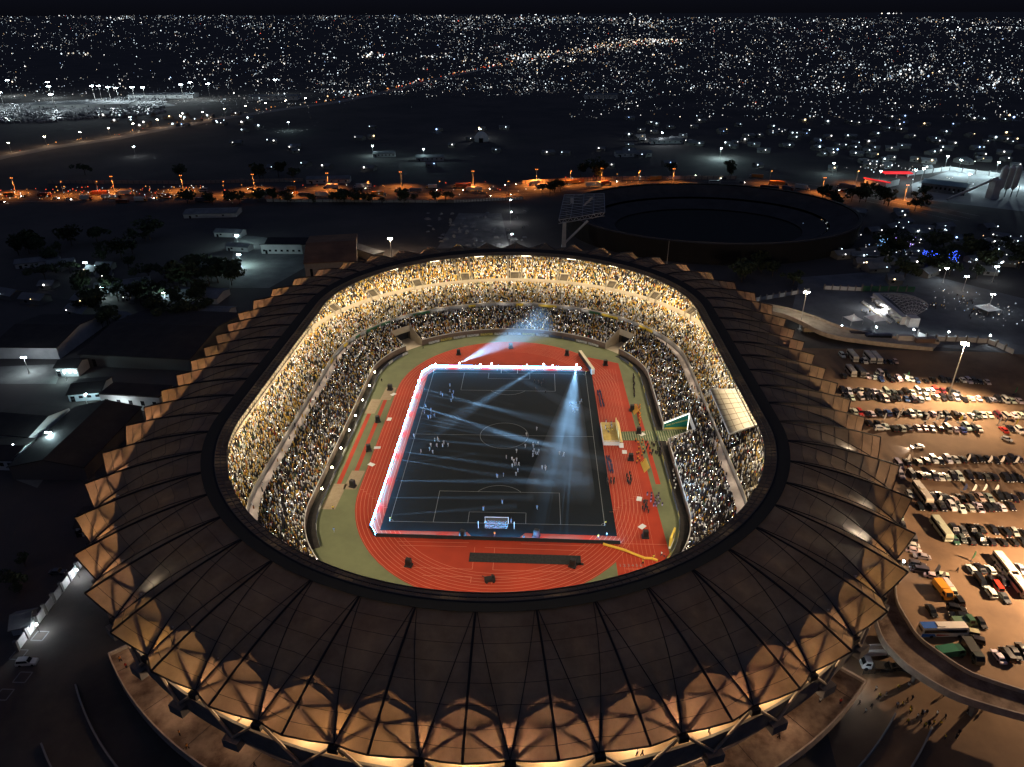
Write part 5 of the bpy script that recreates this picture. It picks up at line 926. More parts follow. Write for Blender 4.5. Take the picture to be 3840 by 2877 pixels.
for px, py, L, lb in ((600, 1132, 34, 'dim white roofed house in the trees left of the stadium'), (555, 1150, 18, 'small pale shed left of the dim white roofed house'), (360, 1105, 26, 'long low dim shed at the left'), (655, 1028, 22, 'grey sheet roofed shed near the two cool yard lamps'), (805, 888, 20, 'container like white shed above the yard lamps'), (850, 940, 16, 'grey lean-to roof between the yard lamps'), (60, 1010, 22, 'dim house at the far left edge'), (180, 1010, 14, 'second dim house at the far left'), (710, 1000, 20, 'dark shed by the yard trees'), (690, 820, 40, 'long roofless dark wall block left of the field'), (640, 1205, 30, 'dark house under the trees next to the left roof tips')): a = B(px, py); building(a, a+Vector((L, L*rc.uniform(-.3, .5), 0)), L*.45, 3.4, 1.6, lb, rm=m_roofg, win=2)
def yard(px, py, h, W_, col, label, g=m_cool, heads=2): return mast(B(px, py), h, W_, col, label, 'yard_lamp', .15, heads, True, g)
COOL = (.66, .96, 1.0)
yard(895, 925, 8, 9000, COOL, 'cool yard lamp above the grey lean-to roof'); yard(903, 1000, 8, 11000, COOL, 'cool yard lamp beside the yard trees'); yard(625, 1142, 7, 3800, COOL, 'dim cool lamp by the white roofed house'); yard(330, 1025, 7, 900, COOL, 'small distant lamp at the left'); yard(250, 1428, 5, 2600, COOL, 'cool lamp in the porch of the small building', heads=1); yard(110, 1400, 8, 4500, (.8, .9, 1), 'cool lamp in the dim yard of the long hall'); yard(205, 1690, 8, 8000, COOL, 'cool lamp in the yard beside the market shed'); yard(440, 1556, 4.5, 2200, (.85, .95, 1), 'lamp in front of the white concrete block', heads=1); yard(395, 1122, 7, 2400, COOL, 'small lamp over the long low shed')
yard(330, 1525, 6, 2600, COOL, 'cool lamp before the pale blue long house', heads=1); yard(60, 1720, 6, 3200, COOL, 'cool lamp between the two sheds at the left edge', heads=1)
# lights of the lane leading away behind the stadium
for i, (px, py) in enumerate(((1912, 790), (1914, 838), (1916, 925))): yard(px, py, 9, (1500, 4000, 6500)[i], (.92, .96, 1), f'white lamp on the lane behind the far stand, {ordn(i)} from the road', heads=1)
mb = MB()
for i in range(60): q = B(rc.uniform(1600, 1980), rc.uniform(790, 925)); mb.box((q.x, q.y, 0), (rc.uniform(1, 5), rc.uniform(1, 5), rc.uniform(.3, 1.6)), rc.random()*3, taper=.5)
tag(mb.build('rubble', mat('grey_rubble', (.24, .24, .23), .95, nscale=.5, col2=(.14, .14, .14))), kind='stuff')
mb = MB(); mb.sheet([tuple(B(x, y)[:2]) for x, y in ((1640, 930), (1910, 930), (1880, 800), (1720, 800))], .01); tag(mb.build('lane', mat('lane_gravel', (.20, .195, .18), .95, nscale=.1, col2=(.10, .10, .095), detail=9)), kind='structure')
mb = MB(); mb.sheet([tuple(B(x, y)[:2]) for x, y in ((860, 1080), (1010, 1080), (1150, 1000), (1160, 930), (990, 890), (880, 880))], .01); tag(mb.build('yard_ground', mat('yard_gravel', (.22, .23, .21), .95, nscale=.08, col2=(.12, .125, .115), detail=9)), kind='structure')
mb = MB(); mb.sheet([tuple(B(x, y)[:2]) for x, y in ((140, 1830), (330, 1560), (240, 1560), (120, 1700), (60, 1800))], .01); mb.sheet([tuple(B(x, y)[:2]) for x, y in ((0, 1440), (210, 1440), (240, 1365), (0, 1375))], .01); tag(mb.build('market_yard', mat('yard_gravel', ())), kind='structure')
# ------------------------------------------------------------------ the second, dark arena
m_arw = mat('arena_wall_shaded', (.012, .012, .013), .95)  # arena concrete with night shade put into the colour, for the outer wall
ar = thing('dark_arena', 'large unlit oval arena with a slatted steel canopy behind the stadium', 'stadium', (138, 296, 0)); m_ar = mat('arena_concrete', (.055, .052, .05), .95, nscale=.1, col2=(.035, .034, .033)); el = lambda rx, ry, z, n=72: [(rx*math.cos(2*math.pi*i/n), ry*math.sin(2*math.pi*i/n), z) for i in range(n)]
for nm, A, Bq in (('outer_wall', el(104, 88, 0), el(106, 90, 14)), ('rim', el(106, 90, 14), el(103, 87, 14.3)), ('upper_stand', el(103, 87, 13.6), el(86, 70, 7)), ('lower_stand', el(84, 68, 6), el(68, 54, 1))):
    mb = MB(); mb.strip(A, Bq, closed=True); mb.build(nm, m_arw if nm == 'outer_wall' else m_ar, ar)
for z, k in ((14.6, 1.0), (7.2, .815)): mb = MB(); P_ = [Vector(p) for p in el(105*k, 89*k, z)]; mb.path(P_+[P_[0]], .18, 4); mb.build('rail', mat('arena_rail', (.10, .10, .10), .8), ar)
mb = MB(); mb.sheet([(x, y) for x, y, z in el(68, 54, 0)], .06); mb.build('arena_field', mat('arena_grass', (.022, .023, .020), .95), ar)
mb = MB(); P0, P1, P2, P3 = (-112, -52, 19), (-80, -38, 21), (-76, 18, 21), (-106, 22, 19); LE = lambda a, b, t_: Vector(a).lerp(Vector(b), t_)
for i in range(15): mb.tube(LE(P0, P3, i/14), LE(P1, P2, i/14), .32 if i % 2 == 0 else .18, 4)
for i in range(5): mb.tube(LE(P0, P1, i/4), LE(P3, P2, i/4), .25, 4)
for i in range(8): mb.tube(LE(P0, P1, i/8), LE(P0, P1, i/8+.06)+Vector((0, 0, -2.5)), .2, 4); mb.tube(LE(P0, P1, i/8+.06)+Vector((0, 0, -2.5)), LE(P0, P1, (i+1)/8), .2, 4)
mb.tube(Vector(P0)+Vector((0, 0, -2.5)), Vector(P1)+Vector((0, 0, -2.5)), .25, 4); mb.build('slatted_canopy', mat('canopy_steel', (.34, .36, .38), .6), ar)
for x, y in ((-108, -50), (-100, 20)): mb = MB(); mb.box((x, y, 0), (3, 3, 17), taper=.8); mb.tube((x, y, 2), (x+16, y+4, 17), .8, 6); mb.build('canopy_pylon', m_wallw, ar)
# ------------------------------------------------------------------ the main road with its orange lamps and standing traffic
road_px = [(-300, 765), (0, 757), (500, 752), (1000, 745), (1500, 738), (1750, 738), (2050, 722), (2250, 702), (2500, 690), (2750, 692), (2950, 705), (3150, 735), (3350, 775), (3600, 830)]
RP = [B(x, y) for x, y in road_px]
def ribbon(P_, w0, w1, z):
    A, Bb = [], []
    for i, p in enumerate(P_): d = (P_[min(i+1, len(P_)-1)]-P_[max(i-1, 0)]).normalized(); n_ = Vector((-d.y, d.x, 0)); A.append(Vector((p.x, p.y, z))+n_*w1); Bb.append(Vector((p.x, p.y, z))-n_*w0)
    return A, Bb
m_road = mat('road_asphalt', (.075, .065, .058), .9, nscale=.05, col2=(.045, .04, .036)); mb = MB(); A, Bb = ribbon(RP, 14, 42, .012); mb.strip(Bb, A); tag(mb.build('main_road', m_road), kind='structure')
mb = MB()
for off in (0, 14, 28): A, Bb = ribbon(RP, .15-off, .15+off, .02); mb.strip(Bb, A)
tag(mb.build('road_markings', mat('road_line_paint', (.5, .5, .46), .8)), kind='structure')
SOD = (1.0, .30, .055)
for i, (px, py) in enumerate(((60, 722), (430, 716), (688, 712), (955, 708), (1232, 703), (1505, 698), (1775, 695), (2012, 688), (2255, 684), (2523, 686), (3083, 722), (3390, 752))):
    mast(B(px, py), 13, 0, SOD, f'orange street lamp along the main road, {ordn(i)} from the left', 'street_lamp', .18, 2, True, m_orl); q = B(px, py); lamp('street_light', 'SPOT', (q.x, q.y-3, 12.5), 52000 if i not in (7, 8) else 110000, SOD, None, .3, target=(q.x, q.y-6, 0), spot_size=math.radians(138), spot_blend=.6)
for i, px in enumerate((205, 340, 820, 1090, 1370, 1640, 1900, 2140, 2400, 2900, 3230)): p_ = at(px, 748 if px < 2000 else 705); lamp('street_light', 'SPOT', (p_.x, p_.y+14, 12), 34000, SOD, None, .4, target=(p_.x, p_.y+14, 0), spot_size=math.radians(138), spot_blend=.6); mast((p_.x, p_.y+14, 0), 12.5, 0, SOD, f'smaller orange lamp amid the traffic, {ordn(i)} from the left', 'street_lamp', .15, 1, True, m_orl)
def along(P_, s):
    L_ = [(P_[i+1]-P_[i]).length for i in range(len(P_)-1)]; s = s*sum(L_)
    for i, l in enumerate(L_):
        if s <= l: return P_[i].lerp(P_[i+1], s/l), (P_[i+1]-P_[i]).normalized()
        s -= l
    return P_[-1], (P_[-1]-P_[-2]).normalized()
rt = random.Random(4); TCOL = [(.55, .5, .45), (.5, .22, .05), (.25, .06, .03), (.5, .48, .4), (.12, .12, .14), (.6, .58, .5)]
for i in range(78):
    s = (i+rt.uniform(.1, .9))/78*.90; p, d = along(RP, s); n_ = Vector((-d.y, d.x, 0)); lane = rt.choice((-9, -4, 3, 8, 17, 22, 32, 36)); q = p+n_*lane; rz = math.atan2(d.y, d.x)+(math.pi if lane > 14 else 0)+rt.uniform(-.04, .04); k = rt.random(); on = ordn(i) if i < 26 else (ORD[i-26]+' after the second lamp gap' if i < 52 else ORD[i-52]+' after the arena bend')
    if k < .45: truck(q, rz, rt.choice(TCOL), rt.choice(TCOL), f'truck in orange lit main road traffic, {on}', 'traffic on the main road', rt.choice((8, 11, 14)), rt.choice((2.8, 3.3)))
    elif k < .62: bus(q, rz, rt.choice(TCOL), f'bus in orange lit main road traffic, {on}', 'traffic on the main road', rt.choice((8, 10.5, 12)))
    else: car(rt.choice(('saloon', 'van', 'off-roader')), q, rz, rt.choice(TCOL), f'car in orange lit main road traffic, {on}', 'traffic on the main road', True)
wallp = [B(x, y) for x, y in ((180, 688), (700, 690), (1140, 680))]; wp2 = [B(x, y) for x, y in ((1960, 690), (2250, 676), (2760, 672))]; wp3 = [B(x, y) for x, y in ((1000, 757), (1640, 760), (1700, 760), (1960, 748))]
for P_, h, lb, c in ((wallp, 3.0, 'long pale wall beyond the main road at left', (.30, .26, .22)), (wp2, 3.2, 'long orange lit panelled wall beyond the main road at centre right', (.42, .33, .25)), (wp3, 2.2, 'pale paling fence along the near side of the main road', (.34, .34, .33))):
    t = thing('boundary_wall', lb, 'wall'); mb = MB(); mb2 = MB()
    for i in range(len(P_)-1):
        n = 24
        for j in range(n): a, b = P_[i].lerp(P_[i+1], j/n), P_[i].lerp(P_[i+1], (j+.86)/n); c_ = (a+b)/2; mb.box((c_.x, c_.y, 0), ((b-a).length, .3, h), math.atan2(b.y-a.y, b.x-a.x)); mb2.box((b.x+.4, b.y, 0), (.6, .6, h+.4))
    mb.build('wall_panels', mat(lb.split()[1]+'_wall_plaster', c, .9, nscale=.3), t); mb2.build('wall_piers', m_grey, t)
# the hillside highway to the left, and its continuation towards the town
HW = [B(x, y) for x, y in ((-120, 620), (0, 590), (200, 552), (430, 520), (620, 482), (860, 440), (1060, 410), (1250, 385), (1420, 352), (1620, 300), (1860, 250), (2100, 205), (2400, 165), (2480, 150))]
mb = MB(); A, Bb = ribbon(HW, 12, 12, .014); mb.strip(Bb, A); tag(mb.build('highway', mat('highway_asphalt', (.19, .18, .165), .9)), kind='structure')
for i in range(14): p, d = along(HW, .008+i*.011); n_ = Vector((-d.y, d.x, 0)); q = p+n_*16; mast(q, 11, 7000 if i < 9 else 0, (1, .62, .35), f'lamp post along the left highway, {ordn(i)} from the frame edge', 'street_lamp', .16, 2, True, m_head)
# ------------------------------------------------------------------ plaza at the right
t = thing('ticket_pavilion', 'white pavilion with a domed lattice roof and a row of counters on the plaza', 'pavilion'); a, b = B(3268, 1125), B(3375, 1218); d = b-a; L = d.length; t.location = (a.x, a.y, 0); t.rotation_euler = (0, 0, math.atan2(d.y, d.x)); mb = MB(); mb.box((L/2, 1.5, 0), (L, 3, 4.2)); mb.box((L+1, 5, 0), (5, 5, 5.0)); mb.build('counter_wall', mat('lime_white', ()), t); mb = MB()
for i in range(6): mb.tube((L*(i+.5)/6, -.8, 2.6), (L*(i+.5)/6, -.8, 2.75), 1.5, 10); mb.tube((L*(i+.5)/6, -.8, 0), (L*(i+.5)/6, -.8, 2.6), .15, 5)
mb.build('counter_umbrella', m_white, t); mb = MB(); NX, NY = 12, 7
def dome(u, v): return Vector((L*u, 3+16*math.sin(math.pi*u)*v+1.5*v, 4.2+4.5*math.sin(math.pi*u)*math.sin(math.pi*min(.98, .12+.8*v))))
for i in range(NX+1): mb.path([dome(i/NX, j/NY) for j in range(NY+1)], .14, 3)
for j in range(NY+1): mb.path([dome(i/NX, j/NY) for i in range(NX+1)], .14, 3)
for i in range(NX):
    for j in range(NY): mb.tube(dome(i/NX, j/NY), dome((i+1)/NX, (j+1)/NY), .09, 3)
mb.build('lattice_dome', mat('dome_steel', (.42, .42, .42), .5), t); lamp('pavilion_light', 'AREA', (L/2, -2.2, 4.6), 3600, (.95, .97, 1), t, shape='RECTANGLE', size=L*.9, size_y=.4).rotation_euler = (math.radians(-25), 0, 0)
mb = MB(); a, b = B(3235, 1135), B(3345, 1215); L2_ = (b-a).length; t = thing('bench_row', 'long row of pale seats in front of the pavilion counters', 'seats', (a.x, a.y, 0), math.atan2(b.y-a.y, b.x-a.x))
for i in range(22): mb.box((L2_*i/22, 0, 0), (.9, .9, .5)); mb.box((L2_*i/22, .4, .5), (.9, .12, .6))
mb.build('seats', m_white, t); mb = MB(); mb.box((L2_/2, -.9, 0), (L2_, .4, .3)); mb.build('kerb', m_conc, t)
for px, py, s_, lb in ((3195, 1210, 7, 'white peaked tent on the plaza next to the ramp'), (3280, 1210, 8, 'second white peaked tent on the plaza nearer the pavilion'), (3700, 1170, 9, 'flat white market tent at the right of the plaza')):
    q = B(px, py); t = thing('peaked_tent', lb, 'tent', (q.x, q.y, 0), .3); mb = MB(); n = 8; h = s_/2; vs = []; fs = []
    for i in range(n+1):
        for j in range(n+1): x, y = (i/n-.5)*2, (j/n-.5)*2; m_ = max(abs(x), abs(y)); vs.append((x*h, y*h, 2.4+2.6*(1-m_)**1.7))
    for i in range(n):
        for j in range(n): k = i*(n+1)+j; fs.append((k, k+n+1, k+n+2, k+1))
    mb.add(vs, fs); mb.build('canopy', m_white, t)
    for x in (-h, h):
        for y in (-h, h): mb = MB(); mb.tube((x, y, 0), (x, y, 2.4), .07, 5); mb.build('tent_pole', m_pole, t)
def hoarding(pts, h, label, m1, m2, n=7):
    t = thing('fence', label, 'fence'); P_ = [B(*p) for p in pts]
    for i in range(n):
        a, _d = along(P_, i/n); b, _d = along(P_, (i+.93)/n); c_ = (a+b)/2; mb = MB(); mb.box((c_.x, c_.y, 0), ((b-a).length, .25, h), math.atan2(b.y-a.y, b.x-a.x)); mb.build('fence_panel', m1 if i % 2 == 0 else m2, t); mb = MB(); mb.box((a.x, a.y, 0), (.7, .7, h+1.0)); mb.build('fence_pier', m_grey, t)
m_grn = mat('green_hoarding', (.03, .15, .08), .8, nscale=.4, col2=(.05, .10, .06)); hoarding([(3230, 1092), (3430, 1095)], 3.2, 'dark green printed hoarding along the far side of the plaza', m_grn, m_grn, 6); hoarding([(3090, 1085), (3235, 1092)], 2.2, 'white panelled fence left of the green hoarding', m_wallw, m_wallw, 5); hoarding([(2825, 1132), (3035, 1095)], 2.2, 'white and grey fence curving behind the pale ramp', m_wallw, m_adk, 9); hoarding([(3440, 1260), (3480, 1278), (3620, 1282), (3710, 1288), (3800, 1330)], 2.4, 'low white wall with grey piers between the car park and the plaza', m_wallw, m_wallw, 10)
WL = (.86, .94, 1.0)
for i, (px, py, w) in enumerate(((3035, 1240, 700), (3150, 1248, 1200), (3280, 1252, 700), (3420, 1262, 500), (3550, 1270, 700), (3705, 1284, 700))): q = B(px, py); t = thing('wall_lamp', f'white wall lamp by the parked coaches, {ordn(i)} from the stadium', 'lamp', (q.x, q.y, 0)); mb = MB(); mb.tube((0, 0, 0), (0, 0, 3.6), .1, 5); mb.build('lamp_post', m_dark, t); mb = MB(); mb.sphere((0, -.1, 3.7), .38); mb.build('lamp_globe', m_cool, t); lamp('wall_light', 'POINT', (0, -1, 3.7), w*2, WL, t, .2)
for i in range(40): x, y, s_ = rc.choice(((3520, 1160, 14), (3500, 1150, 10), (3640, 1190, 30), (3600, 1130, 25), (3380, 1215, 12), (3260, 1175, 16))); q = B(x+rc.gauss(0, s_), y+rc.gauss(0, s_*.5)); person(q, rc.choice(('dark clothes', 'dark clothes', 'white shirt', 'yellow shirt')), 'person standing about on the plaza at the right', 'people on the plaza')
yard(3535, 1060, 9, 1500, WL, 'plaza lamp by the market stalls', heads=2); yard(3610, 1092, 9, 1500, (1, .8, .6), 'twin lamp at the back of the plaza', heads=2); yard(3720, 1060, 10, 1500, WL, 'tall white lamp at the right of the market', heads=2); yard(3705, 1162, 9, 1800, WL, 'white lamp beside the flat market tent', heads=2)
# filling station and concrete plant
t = building(B(3240, 690), B(3320, 705), 22, 5.5, 0, 'filling station canopy with white walls and a red fascia', flat=True, cat='filling station', rm=m_roofd); mb = MB(); mb.box((12, -.8, 4.9), (26, .3, 1.0)); mb.build('red_fascia', mat('red_fascia', (.4, .02, .02), .5, emis=(1, .03, .04), estr=.9, noes=True), t); q = B(3360, 668); t = thing('red_sign', 'long glowing red canopy sign beside the filling station', 'sign', (q.x, q.y, 0)); mb = MB(); mb.box((0, 0, 4.5), (26, 8, 1.1)); mb.build('sign_box', mat('red_fascia', ()), t); mb = MB()
for x in (-11, 0, 11): mb.box((x, 0, 0), (.5, .5, 4.5))
mb.build('sign_post', m_wallw, t)
building(B(3450, 715), B(3615, 735), 20, 7, 2, 'long corrugated shed in front of the concrete plant', rm=mat('blue_sheet_roof', (.12, .20, .24), .7), wm=m_roofg, win=10); q = B(3765, 740); t = thing('concrete_plant', 'tall pale batching tower with paired silos and a sloping conveyor', 'industrial plant', (q.x, q.y, 0), .2)
for x in (-4, 2.5, 9): mb = MB(); mb.tube((x, 3, 8), (x, 3, 24), 2.8, 12); mb.tube((x, 3, 24), (x, 3, 26.5), 2.8, 12, .8); mb.tube((x, 3, 5.5), (x, 3, 8), .8, 12, 2.8); mb.build('silo', m_wallw, t)
mb = MB()
for x in (-7, 0, 6, 12):
    for y in (0, 6): mb.tube((x, y, 0), (x, y, 9), .35, 5)
mb.build('silo_frame', m_roofg, t); mb = MB(); mb.box((-14, -2, 0), (7, 7, 16)); mb.build('mixing_tower', m_wallw, t); mb = MB(); mb.tube((-60, -6, 2), (-12, 0, 17), 1.0, 6); mb.build('conveyor', m_pole, t)
for i, (px, py, w) in enumerate(((3590, 655, 42000), (3730, 665, 42000), (3450, 690, 14000), (3420, 695, 9000), (3540, 640, 14000), (3800, 700, 46000), (3620, 712, 12000), (3290, 700, 9000))): yard(px, py, 14, w, (.70, .93, 1.0) if i < 7 else (1, .95, .9), f'bright cool floodlight around the concrete plant, {ordn(i)} of the cluster', heads=3)
mb = MB(); mb.sheet([tuple(B(x, y)[:2]) for x, y in ((3420, 745), (3900, 800), (3900, 640), (3560, 640), (3420, 690))], .015); tag(mb.build('plant_yard', mat('plant_concrete', (.26, .27, .27), .9, nscale=.02, col2=(.16, .165, .165), detail=9)), kind='structure')
hoarding([(3400, 660), (3560, 640), (3760, 668)], 4, 'white perimeter wall behind the concrete plant', m_wallw, m_wallw, 9)
# lit compounds in the dark wood and the vehicle yard at the far left
for px, py, w, lb, c in ((2700, 595, 38000, 'pair of fierce white lamps in a dark yard beyond the road', COOL), (2480, 532, 26000, 'white lamp among pale blocks in the dark wood', WL), (1590, 598, 16000, 'cool lamp at the compound in the wood, left of centre', COOL), (1400, 585, 10000, 'cool lamp beside a pale wall in the wood', COOL), (1800, 518, 9000, 'lamp lighting the white dome in the wood', WL), (3120, 655, 7000, 'cool lamp by the road at the right', COOL), (1085, 490, 5000, 'lone cool lamp in the dark wood at left', COOL), (510, 588, 3000, 'lone lamp on the slope at left', WL)): yard(px, py, 11, w, c, lb, heads=3)
for i, (px, py) in enumerate(((20, 415), (45, 360), (200, 388), (195, 368), (210, 425), (360, 385), (385, 385), (420, 392), (450, 395), (510, 392), (550, 393), (690, 380), (725, 370), (790, 376), (1040, 358))): yard(px, py, 22, 80000 if i < 11 else 45000, (.82, .96, 1), f'dazzling floodlight over the far vehicle yard, {ordn(i)} from the left', heads=6).scale = (2.2, 2.2, 1.3)
mb = MB(); mb.sheet([tuple(B(x, y)[:2]) for x, y in ((-300, 470), (420, 425), (660, 395), (560, 372), (380, 372), (-300, 405))], .015); tag(mb.build('vehicle_yard', mat('plant_concrete', ())), kind='structure')
mb = MB()
for i in range(900): x, y = rc.uniform(-40, 620), rc.uniform(392, 462); q = B(x, y - max(0, x-150)*.08); mb.box((q.x, q.y, 0), (6, 3, 2.6), rc.choice((.1, 1.6)), taper=.85)
tag(mb.build('yard_vehicles', mat('yard_vehicle_paint', (.4, .4, .4), .4, nscale=.01, col2=(.06, .06, .07))), 'distant rows of vehicles packed in the floodlit yard', None, None, 'stuff')
for px, py, L, lb in ((480, 372, 120, 'long pale hall behind the far vehicle yard'), (930, 378, 90, 'big pale hall beside the highway lamps'), (120, 410, 160, 'long low pale wall block in the far yard'), (2440, 540, 40, 'pale blocks around the white lamp in the wood'), (2195, 372, 60, 'bright wide hall front at the edge of the far town'), (1400, 590, 24, 'pale wall in the wood compound'), (1560, 605, 30, 'second pale building in the wood compound'), (1150, 690, 40, 'low roofs beyond the road'), (2310, 590, 40, 'long dim roof row in the wood')): a = B(px, py); building(a, a+Vector((L, L*.1, 0)), L*.3, 7 if L > 50 else 4, 2, lb, rm=m_roofg, win=6)
q = B(1806, 530); t = thing('dome_tent', 'small white domed building alone in the dark wood', 'building', (q.x, q.y, 0)); mb = MB(); mb.sphere((0, 0, 1), 9, seg=16, ring=10, sq=1.2); mb.build('dome_shell', m_wallw, t); mb = MB(); mb.box((0, -9, 0), (5, 2, 5)); mb.build('dome_entrance', m_win, t)
# ------------------------------------------------------------------ trees
m_bark = mat('bark', (.06, .045, .035), .95); m_leaf = mat('night_foliage', (.045, .062, .030), .9, nscale=.5, col2=(.020, .030, .016))
def crown_mesh(seed, R_, H_, n=420, z0=2.5):
    r = random.Random(seed); mb = MB(); cl = [(r.gauss(0, R_*.45), r.gauss(0, R_*.45), z0+H_*r.uniform(.25, .85), R_*r.uniform(.35, .6)) for _ in range(9)]
    for i in range(n):
        c = r.choice(cl); a, b = r.uniform(0, 6.28), math.acos(r.uniform(-1, 1)); k = c[3]*r.uniform(.65, 1.05); p = Vector((c[0]+k*math.sin(b)*math.cos(a), c[1]+k*math.sin(b)*math.sin(a), max(z0*.6, c[2]+k*.75*math.cos(b)))); s_ = r.uniform(.35, .8)*R_/4; u_ = Vector((r.gauss(0, 1), r.gauss(0, 1), r.gauss(0, 1))).normalized(); v_ = u_.orthogonal().normalized(); mb.add([p-u_*s_, p+v_*s_*.6, p+u_*s_, p-v_*s_*.6], [(0, 1, 2, 3)])
    return mb.mesh('crown', m_leaf)
def trunk_mesh(seed, H_): r = random.Random(seed); mb = MB(); mb.tube((0, 0, 0), (.1, .1, H_*.55), .28, 6, .16); [mb.tube((.05, .05, H_*(.3+.06*i)), (math.cos(i*2.1)*1.8, math.sin(i*2.1)*1.8, H_*(.6+.06*i)), .12, 4, .05) for i in range(4)]; return mb.mesh('trunk', m_bark)
CR = [(crown_mesh(s, R_, H_), trunk_mesh(s, H_+2)) for s, R_, H_ in ((1, 4, 6), (2, 5, 7), (3, 3.2, 5), (4, 6, 7.5))]
def tree(p, k, sc_, label, group): t = thing('tree', label, 'tree', (p[0], p[1], 0), rc.uniform(0, 6), group); t.scale = (sc_,)*3; link('crown', CR[k][0], t); link('trunk', CR[k][1], t)
zones = [((700, 1700), (752, 768), 26, 'dark round tree in front of the orange road', 1.0), ((2010, 2110), (715, 735), 4, 'dark bushy tree against the orange road left of the arena', 1.25), ((3080, 3480), (745, 790), 16, 'dark tree in front of the filling station road', 1.2), ((650, 880), (1010, 1090), 14, 'dark tree below the two cool yard lamps', 1.3), ((300, 760), (1090, 1230), 30, 'dark tree in the dim left neighbourhood', 1.1), ((50, 600), (900, 1060), 24, 'dark tree in the far left gardens', 1.2), ((3300, 3840), (900, 1050), 30, 'dark tree among the stalls at the right', 1.1), ((20, 150), (2120, 2260), 3, 'small tree on the dirt behind the boundary wall', .6), ((2760, 3000), (1000, 1080), 10, 'dark tree behind the right hand roof tips', 1.0), ((300, 2900), (655, 680), 12, 'dark tree beyond the main road', 1.5)]
for (x0, x1), (y0, y1), n, lb, s_ in zones:
    for i in range(n): q = B(rc.uniform(x0, x1), rc.uniform(y0, y1)); tree(q, rc.randrange(4), s_*rc.uniform(.75, 1.25), lb, lb.replace('dark tree', 'trees').replace('small tree', 'small trees'))
m_fairy = mat('fairy_light_blue', (.02, .02, .05), emis=(.05, .12, 1.0), estr=9, noes=True); m_fairyr = mat('fairy_light_red', (.05, .02, .02), emis=(1, .05, .1), estr=9, noes=True)
for px, py, n, lb, mm, sp in ((3515, 990, 170, 'tree wound with deep blue fairy lights', m_fairy, 7.5), (3340, 945, 90, 'smaller tree strung with pale blue lights by the market lane', mat('fairy_light_pale', (.02, .02, .05), emis=(.25, .55, 1), estr=6, noes=True), 6), (3375, 930, 60, 'violet lit tree behind the market lane', mat('fairy_light_violet', (.02, .02, .05), emis=(.45, .3, 1), estr=6, noes=True), 5)):
    q = B(px, py); t = thing('lit_tree', lb, 'tree', (q.x, q.y, 0)); link('crown', CR[3][0], t); link('trunk', CR[3][1], t); mb = MB()
    for i in range(n): a, b = rc.uniform(0, 6.28), rc.uniform(0, 1)**.5; mb.sphere((sp*1.7*b*math.cos(a), sp*b*math.sin(a), rc.uniform(2, 8)), rc.uniform(.10, .2), seg=4, ring=3)
    mb.build('fairy_lights', mm, t)
q = B(3550, 1000); t = thing('red_sign', 'small glowing red sign next to the blue lit tree', 'sign', (q.x, q.y, 0)); mb = MB(); mb.box((0, 0, 2), (5, .4, 1.4)); mb.build('sign_face', mat('red_fascia', ()), t); mb = MB(); mb.box((0, 0, 0), (.3, .3, 2)); mb.build('sign_post', m_dark, t)
# ------------------------------------------------------------------ small houses with a lamp on the wall, and the town beyond
GLOW = [mat('house_lamp_%s' % n, (.5, .5, .5), emis=c, estr=5.0, noes=True) for n, c in (('cool', (.72, .9, 1.0)), ('white', (1, .97, .92)), ('warm', (1, .72, .38)), ('blue', (.35, .55, 1)))]
HM = []
for i, (L, D, h, r) in enumerate(((10, 7, 3, 1.6), (14, 8, 3.2, 2), (8, 8, 3, 1.8))):
    w_ = MB(); vs = []
    for x in (-L/2, L/2): vs += [(x, -D/2, 0), (x, D/2, 0), (x, D/2, h), (x, 0, h+r), (x, -D/2, h)]
    w_.add(vs, [(4, 3, 2, 1, 0), (5, 6, 7, 8, 9), (0, 5, 9, 4), (1, 2, 7, 6)]); ro = MB(); e = .6
    ro.add([(-L/2-e, -D/2-e, h-.3), (L/2+e, -D/2-e, h-.3), (L/2+e, 0, h+r+.12), (-L/2-e, 0, h+r+.12), (L/2+e, D/2+e, h-.3), (-L/2-e, D/2+e, h-.3)], [(0, 1, 2, 3), (3, 2, 4, 5)]); wi = MB(); wi.box((-L*.2, -D/2, 1), (1.6, .1, 1.2)); HM.append((w_.mesh('wall', mat('house_wall_grey', (.16, .16, .15), .9)), ro.mesh('roof', m_roofg), wi.mesh('window', m_win), D, h))
LM = [(lambda b: (b.sphere((0, 0, 0), 1.0, seg=6, ring=4), b.mesh('wall_lamp', g))[1])(MB()) for g in GLOW]
def house(px, py, s_, lab, grp): q = B(px, py); k = rc.randrange(3); w_, ro, wi, D, h = HM[k]; t = thing('small_house', lab, 'house', (q.x, q.y, 0), rc.uniform(-.7, .7), grp); t.scale = (1, 1, 1); link('wall', w_, t); link('roof', ro, t); link('window', wi, t); lo_ = link('wall_lamp', LM[rc.choices((0, 1, 2, 3), (50, 36, 9, 5))[0]], t, (rc.uniform(-4, 4), -D/2-1.2, h+.6)); lo_.scale = (s_,)*3
nh = 0
for (x0, x1, y0, y1, n) in ((3080, 3840, 560, 640, 34), (2350, 3840, 440, 560, 90), (3100, 3840, 860, 1060, 46), (3050, 3420, 800, 880, 10), (2000, 2900, 560, 640, 10), (800, 1900, 470, 650, 22), (0, 500, 1000, 1160, 8), (300, 760, 1100, 1230, 8), (400, 1000, 430, 480, 24)):
    for i in range(n):
        px, py = rc.uniform(x0, x1), rc.uniform(y0, y1); d_ = (B(px, py)-Vector(CP)).length; s_ = d_/FPX*rc.choice((1.1, 1.5, 1.9, 2.6)) if not (2350 < px < 2950 and py < 560 and rc.random() < .6) else d_/FPX*1.0; house(px, py, s_, 'small dark house with a single lamp on its wall in the outlying quarter', 'houses of the outlying quarter'); nh += 1
